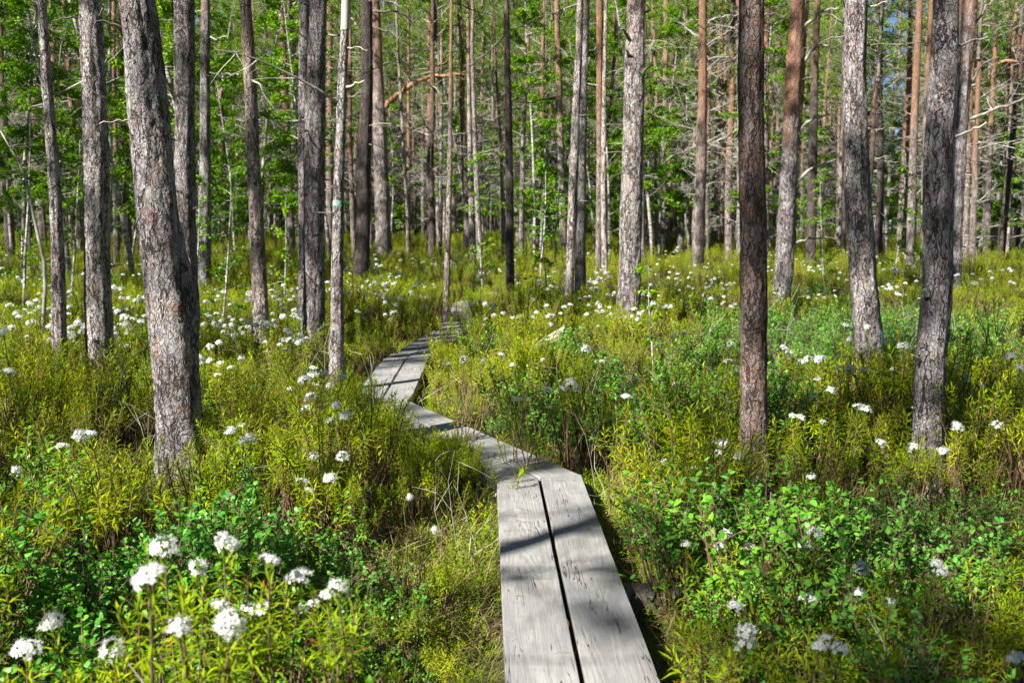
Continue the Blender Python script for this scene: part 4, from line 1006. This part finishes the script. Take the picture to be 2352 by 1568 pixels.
def log():
    p = on_z(1250, 765, .38); r = random.Random(4)
    root = thing('broken_log', 'pale broken log lying in the shrubs behind the boardwalk bend', 'log', (p.x+.02, p.y, .30))
    mb = MB(); n = 14; N = 16
    for i in range(N+1):
        t = i/N; x = -.14+.30*t; z = -.09+.17*t
        for j in range(n):
            a = 6.283*j/n; rr = .075*(1+.22*noise.noise(Vector((math.cos(a)*2, math.sin(a)*2, t*1.5)))+.12*noise.noise(Vector((math.cos(a)*6, math.sin(a)*6, t*2))))*(.75+.25*t)
            e = .03*noise.noise(Vector((a*2, 4, 1))) if i in (0, N) else 0
            mb.v.append(Vector((x+e, math.cos(a)*rr, z+math.sin(a)*rr)))
    for i in range(N):
        for j in range(n): a = i*n+j; b = i*n+(j+1) % n; mb.f.append((a, b, b+n, a+n)); mb.m.append(0)
    link('wood', mb.mesh('wood', [M_CUT], True), root)
    mb = MB(); k0 = []
    for j in range(n):
        a = 6.283*j/n; mb.v.append(Vector((.162, math.cos(a)*.07, .07+math.sin(a)*.07)))
    mb.f.append(tuple(range(n))); mb.m.append(0); link('broken_end', mb.mesh('broken_end', [M_CUT]), root)
log()

# ------------------------------------------------------------------ undergrowth (uncountable)
def mk(fn, seed, name, mats, **kw):
    mb = MB(); fn(random.Random(seed), mb, **kw); return mb.mesh(name, mats)
def mk_tea(seed, shoots=11, ln=26, hgt=.5, spread=.2):
    mb = MB(); tea_plant(random.Random(seed), mb, mb, shoots, ln, mat_s=1, mat_l=0, hgt=hgt, spread=spread)
    return mb.mesh('marsh_tea_clump', [M_TEA, M_STEM])
teas = [mk_tea(400+i, 10+i, 26) for i in range(5)]
bils = [mk(bil_plant, 420+i, 'bilberry_clump', [M_BIL, M_STEM], n_st=9, per=30) for i in range(4)]
grs = [mk(grass_plant, 430+i, 'grass_tuft', [M_GRS]) for i in range(3)]
mos = [mk(moss_plant, 440+i, 'moss_tuft', [M_MOSS]) for i in range(3)]
twg = [mk(twig_plant, 450+i, 'twig_clump', [M_TWIG if i % 2 else M_STEM]) for i in range(4)]
lit = [mk(litter_plant, 460+i, 'litter_patch', [M_LIT]) for i in range(2)]
C_TEA = source_collection('marsh_tea_sources', teas); C_BIL = source_collection('bilberry_sources', bils)
C_GRS = source_collection('grass_sources', grs); C_MOS = source_collection('moss_sources', mos)
lit.append(mk(lambda r, mb: litter_plant(r, mb, n=2, spread=.04), 471, 'litter_patch', [M_LIT]))
for v_ in lit[2].vertices: v_.co.z = .008
C_TWG = source_collection('twig_sources', twg); C_LIT = source_collection('litter_sources', lit)
TREES = [(o.location.x, o.location.y) for o in COL.objects if o.type == 'EMPTY' and o.get('category') == 'tree' and o.location.y < 14]
BILP = [(-.75, 2.4, .55), (-1.0, 3.0, .5), (.75, 3.0, .35), (1.6, 3.4, .4), (.1, 5.6, .8), (.9, 5.4, .9), (3.3, 8.5, 1.8), (4.6, 10.5, 2.2), (-.6, 2.0, .4), (-2.2, 4.2, .9), (1.6, 3.6, .6), (2.6, 7.6, 1.2)]
def bilness(x, y):
    b = noise.noise(Vector((x*.55+3, y*.55, 1)))*.9-.18
    for (a, c, s) in BILP: b += .9*math.exp(-((x-a)**2+(y-c)**2)/(s*s))
    return b
def low(x, y):
    """how tall the cover grows: low beside the boardwalk"""
    w = walk_dist(x, y)
    side = x-(.235-.026*y)
    if y < 4.4:
        if side < 0: m = .22+.62*max(0, min(1, (3.0-abs(y-2.6))/3)) if y > 1.9 else .5
        else: m = .20 if y > 3.0 else .30
        m = m if side > 0 else min(m, .62)
        return max(0, min(1, (w-.22)/m))
    if y > 8.8: return max(.45, min(1, (w-.10)/.12))
    return max(0, min(1, (w-.16)/(.34 if y < 8 else .2)))
r1 = random.Random(31)
P = {'tea': [], 'bil': [], 'grs': [], 'mos': [], 'twg': [], 'lit': []}
def put(k, x, y, s, nvar, tilt=.14, dz=0.0):
    P[k].append((x, y, gz(x, y)-.01+dz, r1.uniform(-tilt, tilt), r1.uniform(-tilt, tilt), r1.uniform(0, 6.28), s, r1.randrange(nvar)))
def cover(y0, y1, dens, big):
    A = .62*(y1*y1-y0*y0) + (y1-y0)*1.0; N = int(A*dens)
    for _ in range(N):
        y = math.sqrt(r1.uniform(y0*y0, y1*y1)); x = r1.uniform(-.62, .62)*y + r1.uniform(-.5, .5)
        w = walk_dist(x, y)
        if w < (.3 if 4.6 < y < 8 else .24 if y < 9 else .17 if y < 11.6 or y > 16.4 else .0): continue
        if math.hypot(x, y) < .75: continue
        lo = low(x, y); b = bilness(x, y); hn = .5+.5*noise.noise(Vector((x*.9, y*.9, 9)))
        if lo < .35:
            if r1.random() < .8: continue
            put('tea' if r1.random() < .5 else 'bil', x, y, r1.uniform(.3, .5), 4); continue
        near = max(0, 1-abs(y-1.3)/1.0)
        s = (.42+.8*hn)*(.5+.5*lo)*(r1.uniform(.65, 1.0) if r1.random() < .75 else r1.uniform(1.05, 1.4))*big
        if hn < .3 and r1.random() < .4: continue
        if b+r1.uniform(-.32, .32) > .32: put('bil', x, y, s*1.0, 4)
        else: put('tea', x, y, s, 5)
cover(.8, 3.2, 38, 1.0); cover(3.2, 8, 30, 1.0); cover(8, 16, 17, 1.05); cover(16, 34, 6.5, 1.25); cover(34, 62, 2.4, 1.7)
for _ in range(2600):
    y = math.sqrt(r1.uniform(.8, 13**2)); x = r1.uniform(-.62, .62)*y+r1.uniform(-.4, .4); w = walk_dist(x, y)
    if w < .215: continue
    if w < .7 and y < 6: put('grs' if r1.random() < .55 else 'mos', x, y, r1.uniform(.5, 1.1), 3)
    elif r1.random() < .35: put('grs', x, y, r1.uniform(.8, 1.3), 3)
    if r1.random() < .08 and w > .3: put('twg', x, y, r1.uniform(.7, 1.25), 4)
for _ in range(1500):                                       # verge of the boardwalk
    k = r1.randrange(len(WALK)-2); a, b = WALK[k], WALK[k+1]; q = a.lerp(b, r1.random()); d = (b-a).normalized(); n_ = Vector((d.y, -d.x))*r1.choice((-1, 1))*(.20+abs(r1.gauss(0, .28)))
    x, y = q.x+n_.x, q.y+n_.y
    if walk_dist(x, y) < .20: continue
    t = r1.random()
    if t < .36: put('mos', x, y, r1.uniform(.7, 1.5), 3)
    elif t < .80: put('grs', x, y, r1.uniform(.45, .95)*(1 if n_.x < 0 else .7), 3)
    else: put('lit', x, y, r1.uniform(.6, 1.2), 2, .1, .02)
for _ in range(1500):
    y = math.sqrt(r1.uniform(.8, 9**2)); x = r1.uniform(-.6, .6)*y
    if walk_dist(x, y) > .33: put('lit', x, y, r1.uniform(.8, 1.6), 2)
for i in range(110):
    t = r1.uniform(.12, 1.05); q = WALK[1].lerp(WALK[2], t); d = (WALK[2]-WALK[1]).normalized()
    nn = Vector((d.y, -d.x)); q = q - nn*(.13+abs(r1.gauss(0, .13)))
    put('tea' if r1.random() < .7 else 'bil', q.x, q.y, r1.uniform(.36, .54)+(.22 if t > .8 else 0), 4)
scatter('marsh_tea_undergrowth', 'dense yellow green narrow leaved marsh tea covering the forest floor', C_TEA, P['tea'])
scatter('bilberry_undergrowth', 'blue green round leaved bilberry bushes between the marsh tea', C_BIL, P['bil'])
scatter('grass', 'fine grass tufts along the boardwalk and between the shrubs', C_GRS, P['grs'], cat='grass')
scatter('moss_and_heather', 'low yellow green moss and heather beside the boardwalk', C_MOS, P['mos'], cat='moss')
scatter('dead_twigs', 'bare grey and brown twigs sticking out of the shrubs', C_TWG, P['twg'], cat='twigs')
for _ in range(60):                                         # needles and bits lying on the near planks
    t = r1.random(); q = WALK[0].lerp(WALK[1], t); P['lit'].append((q.x+r1.uniform(-.17, .17), max(1.7, q.y), ZT-.0035, 0, 0, r1.uniform(0, 6.28), .5, 2))
scatter('dry_litter', 'straw coloured dry grass and needles on the ground', C_LIT, P['lit'], cat='litter')
# far flowers past the counted shrubs
fl = source_collection('far_flower_sources', [])
for i in range(4):
    r = random.Random(500+i); mb = MB(); tips = [Vector((r.uniform(-.2, .2), r.uniform(-.2, .2), r.uniform(.45, .6))) for _ in range(3)]
    tea_plant(r, mb, mb, 4, 18, mat_s=1, mat_l=0); 
    for t in tips:
        src = FLOWERS[r.randrange(5)]; k0 = len(mb.v); mb.v += [v.co*1.05+t for v in src.vertices]
        for p_ in src.polygons: mb.f.append(tuple(k0+q for q in p_.vertices)); mb.m.append(2 if p_.material_index == 0 else 1)
    fl.objects.link(bpy.data.objects.new('far_flowering_clump', mb.mesh('far_flowering_clump', [M_TEA, M_STEM, M_PET])))
pts = []
for _ in range(420):
    y = math.sqrt(r1.uniform(11**2, 34**2)); x = r1.uniform(-.56, .56)*y
    if noise.noise(Vector((x*.3, y*.3, 4))) < -.15 or walk_dist(x, y) < .4: continue
    pts.append((x, y, 0, 0, 0, r1.uniform(0, 6.28), r1.uniform(.8, 1.2), r1.randrange(4)))
scatter('distant_flowering_undergrowth', 'tiny white flower dots across the far undergrowth', fl, pts)

# ------------------------------------------------------------------ light
EL = R(38); sunpos = Vector((SUNV.x*math.cos(EL), SUNV.y*math.cos(EL), math.sin(EL)))
ld = bpy.data.lights.new('sun', 'SUN'); ld.energy = 5.0; ld.angle = R(.55); ld.color = (1, .95, .87)
lo = bpy.data.objects.new('sun', ld); COL.objects.link(lo); lo.rotation_euler = (-sunpos).to_track_quat('-Z', 'Y').to_euler(); lo.location = sunpos*60
w = bpy.data.worlds.new('World'); scn.world = w; w.use_nodes = True; nt = w.node_tree; nt.nodes.clear()
sk = nt.nodes.new('ShaderNodeTexSky'); sk.sky_type = 'NISHITA'; sk.sun_disc = False; sk.sun_elevation = EL
sk.sun_rotation = math.atan2(SUNV.x, SUNV.y); sk.air_density = .45; sk.dust_density = .1
bg = nt.nodes.new('ShaderNodeBackground'); bg.inputs[1].default_value = .05; wo = nt.nodes.new('ShaderNodeOutputWorld')
nt.links.new(sk.outputs[0], bg.inputs[0]); nt.links.new(bg.outputs[0], wo.inputs[0])

# ------------------------------------------------------------------ camera and render
cd = bpy.data.cameras.new('camera'); cd.sensor_width = 36; cd.lens = F/2352*36; cd.clip_end = 1000; cd.clip_start = .05
cam = bpy.data.objects.new('camera', cd); COL.objects.link(cam); cam.location = (0, 0, H); cam.rotation_euler = (R(90)-PITCH, 0, 0)
cd.dof.use_dof = True; cd.dof.focus_distance = 4.4; cd.dof.aperture_fstop = 5.6
scn.camera = cam
scn.view_settings.view_transform = 'Standard'; scn.view_settings.look = 'None'; scn.view_settings.exposure = 1.4; scn.view_settings.gamma = 1
c = scn.cycles; c.max_bounces = 3; c.diffuse_bounces = 1; c.glossy_bounces = 1; c.transmission_bounces = 3; c.transparent_max_bounces = 4
c.use_denoising = True; c.caustics_reflective = False; c.caustics_refractive = False; c.sample_clamp_indirect = 4
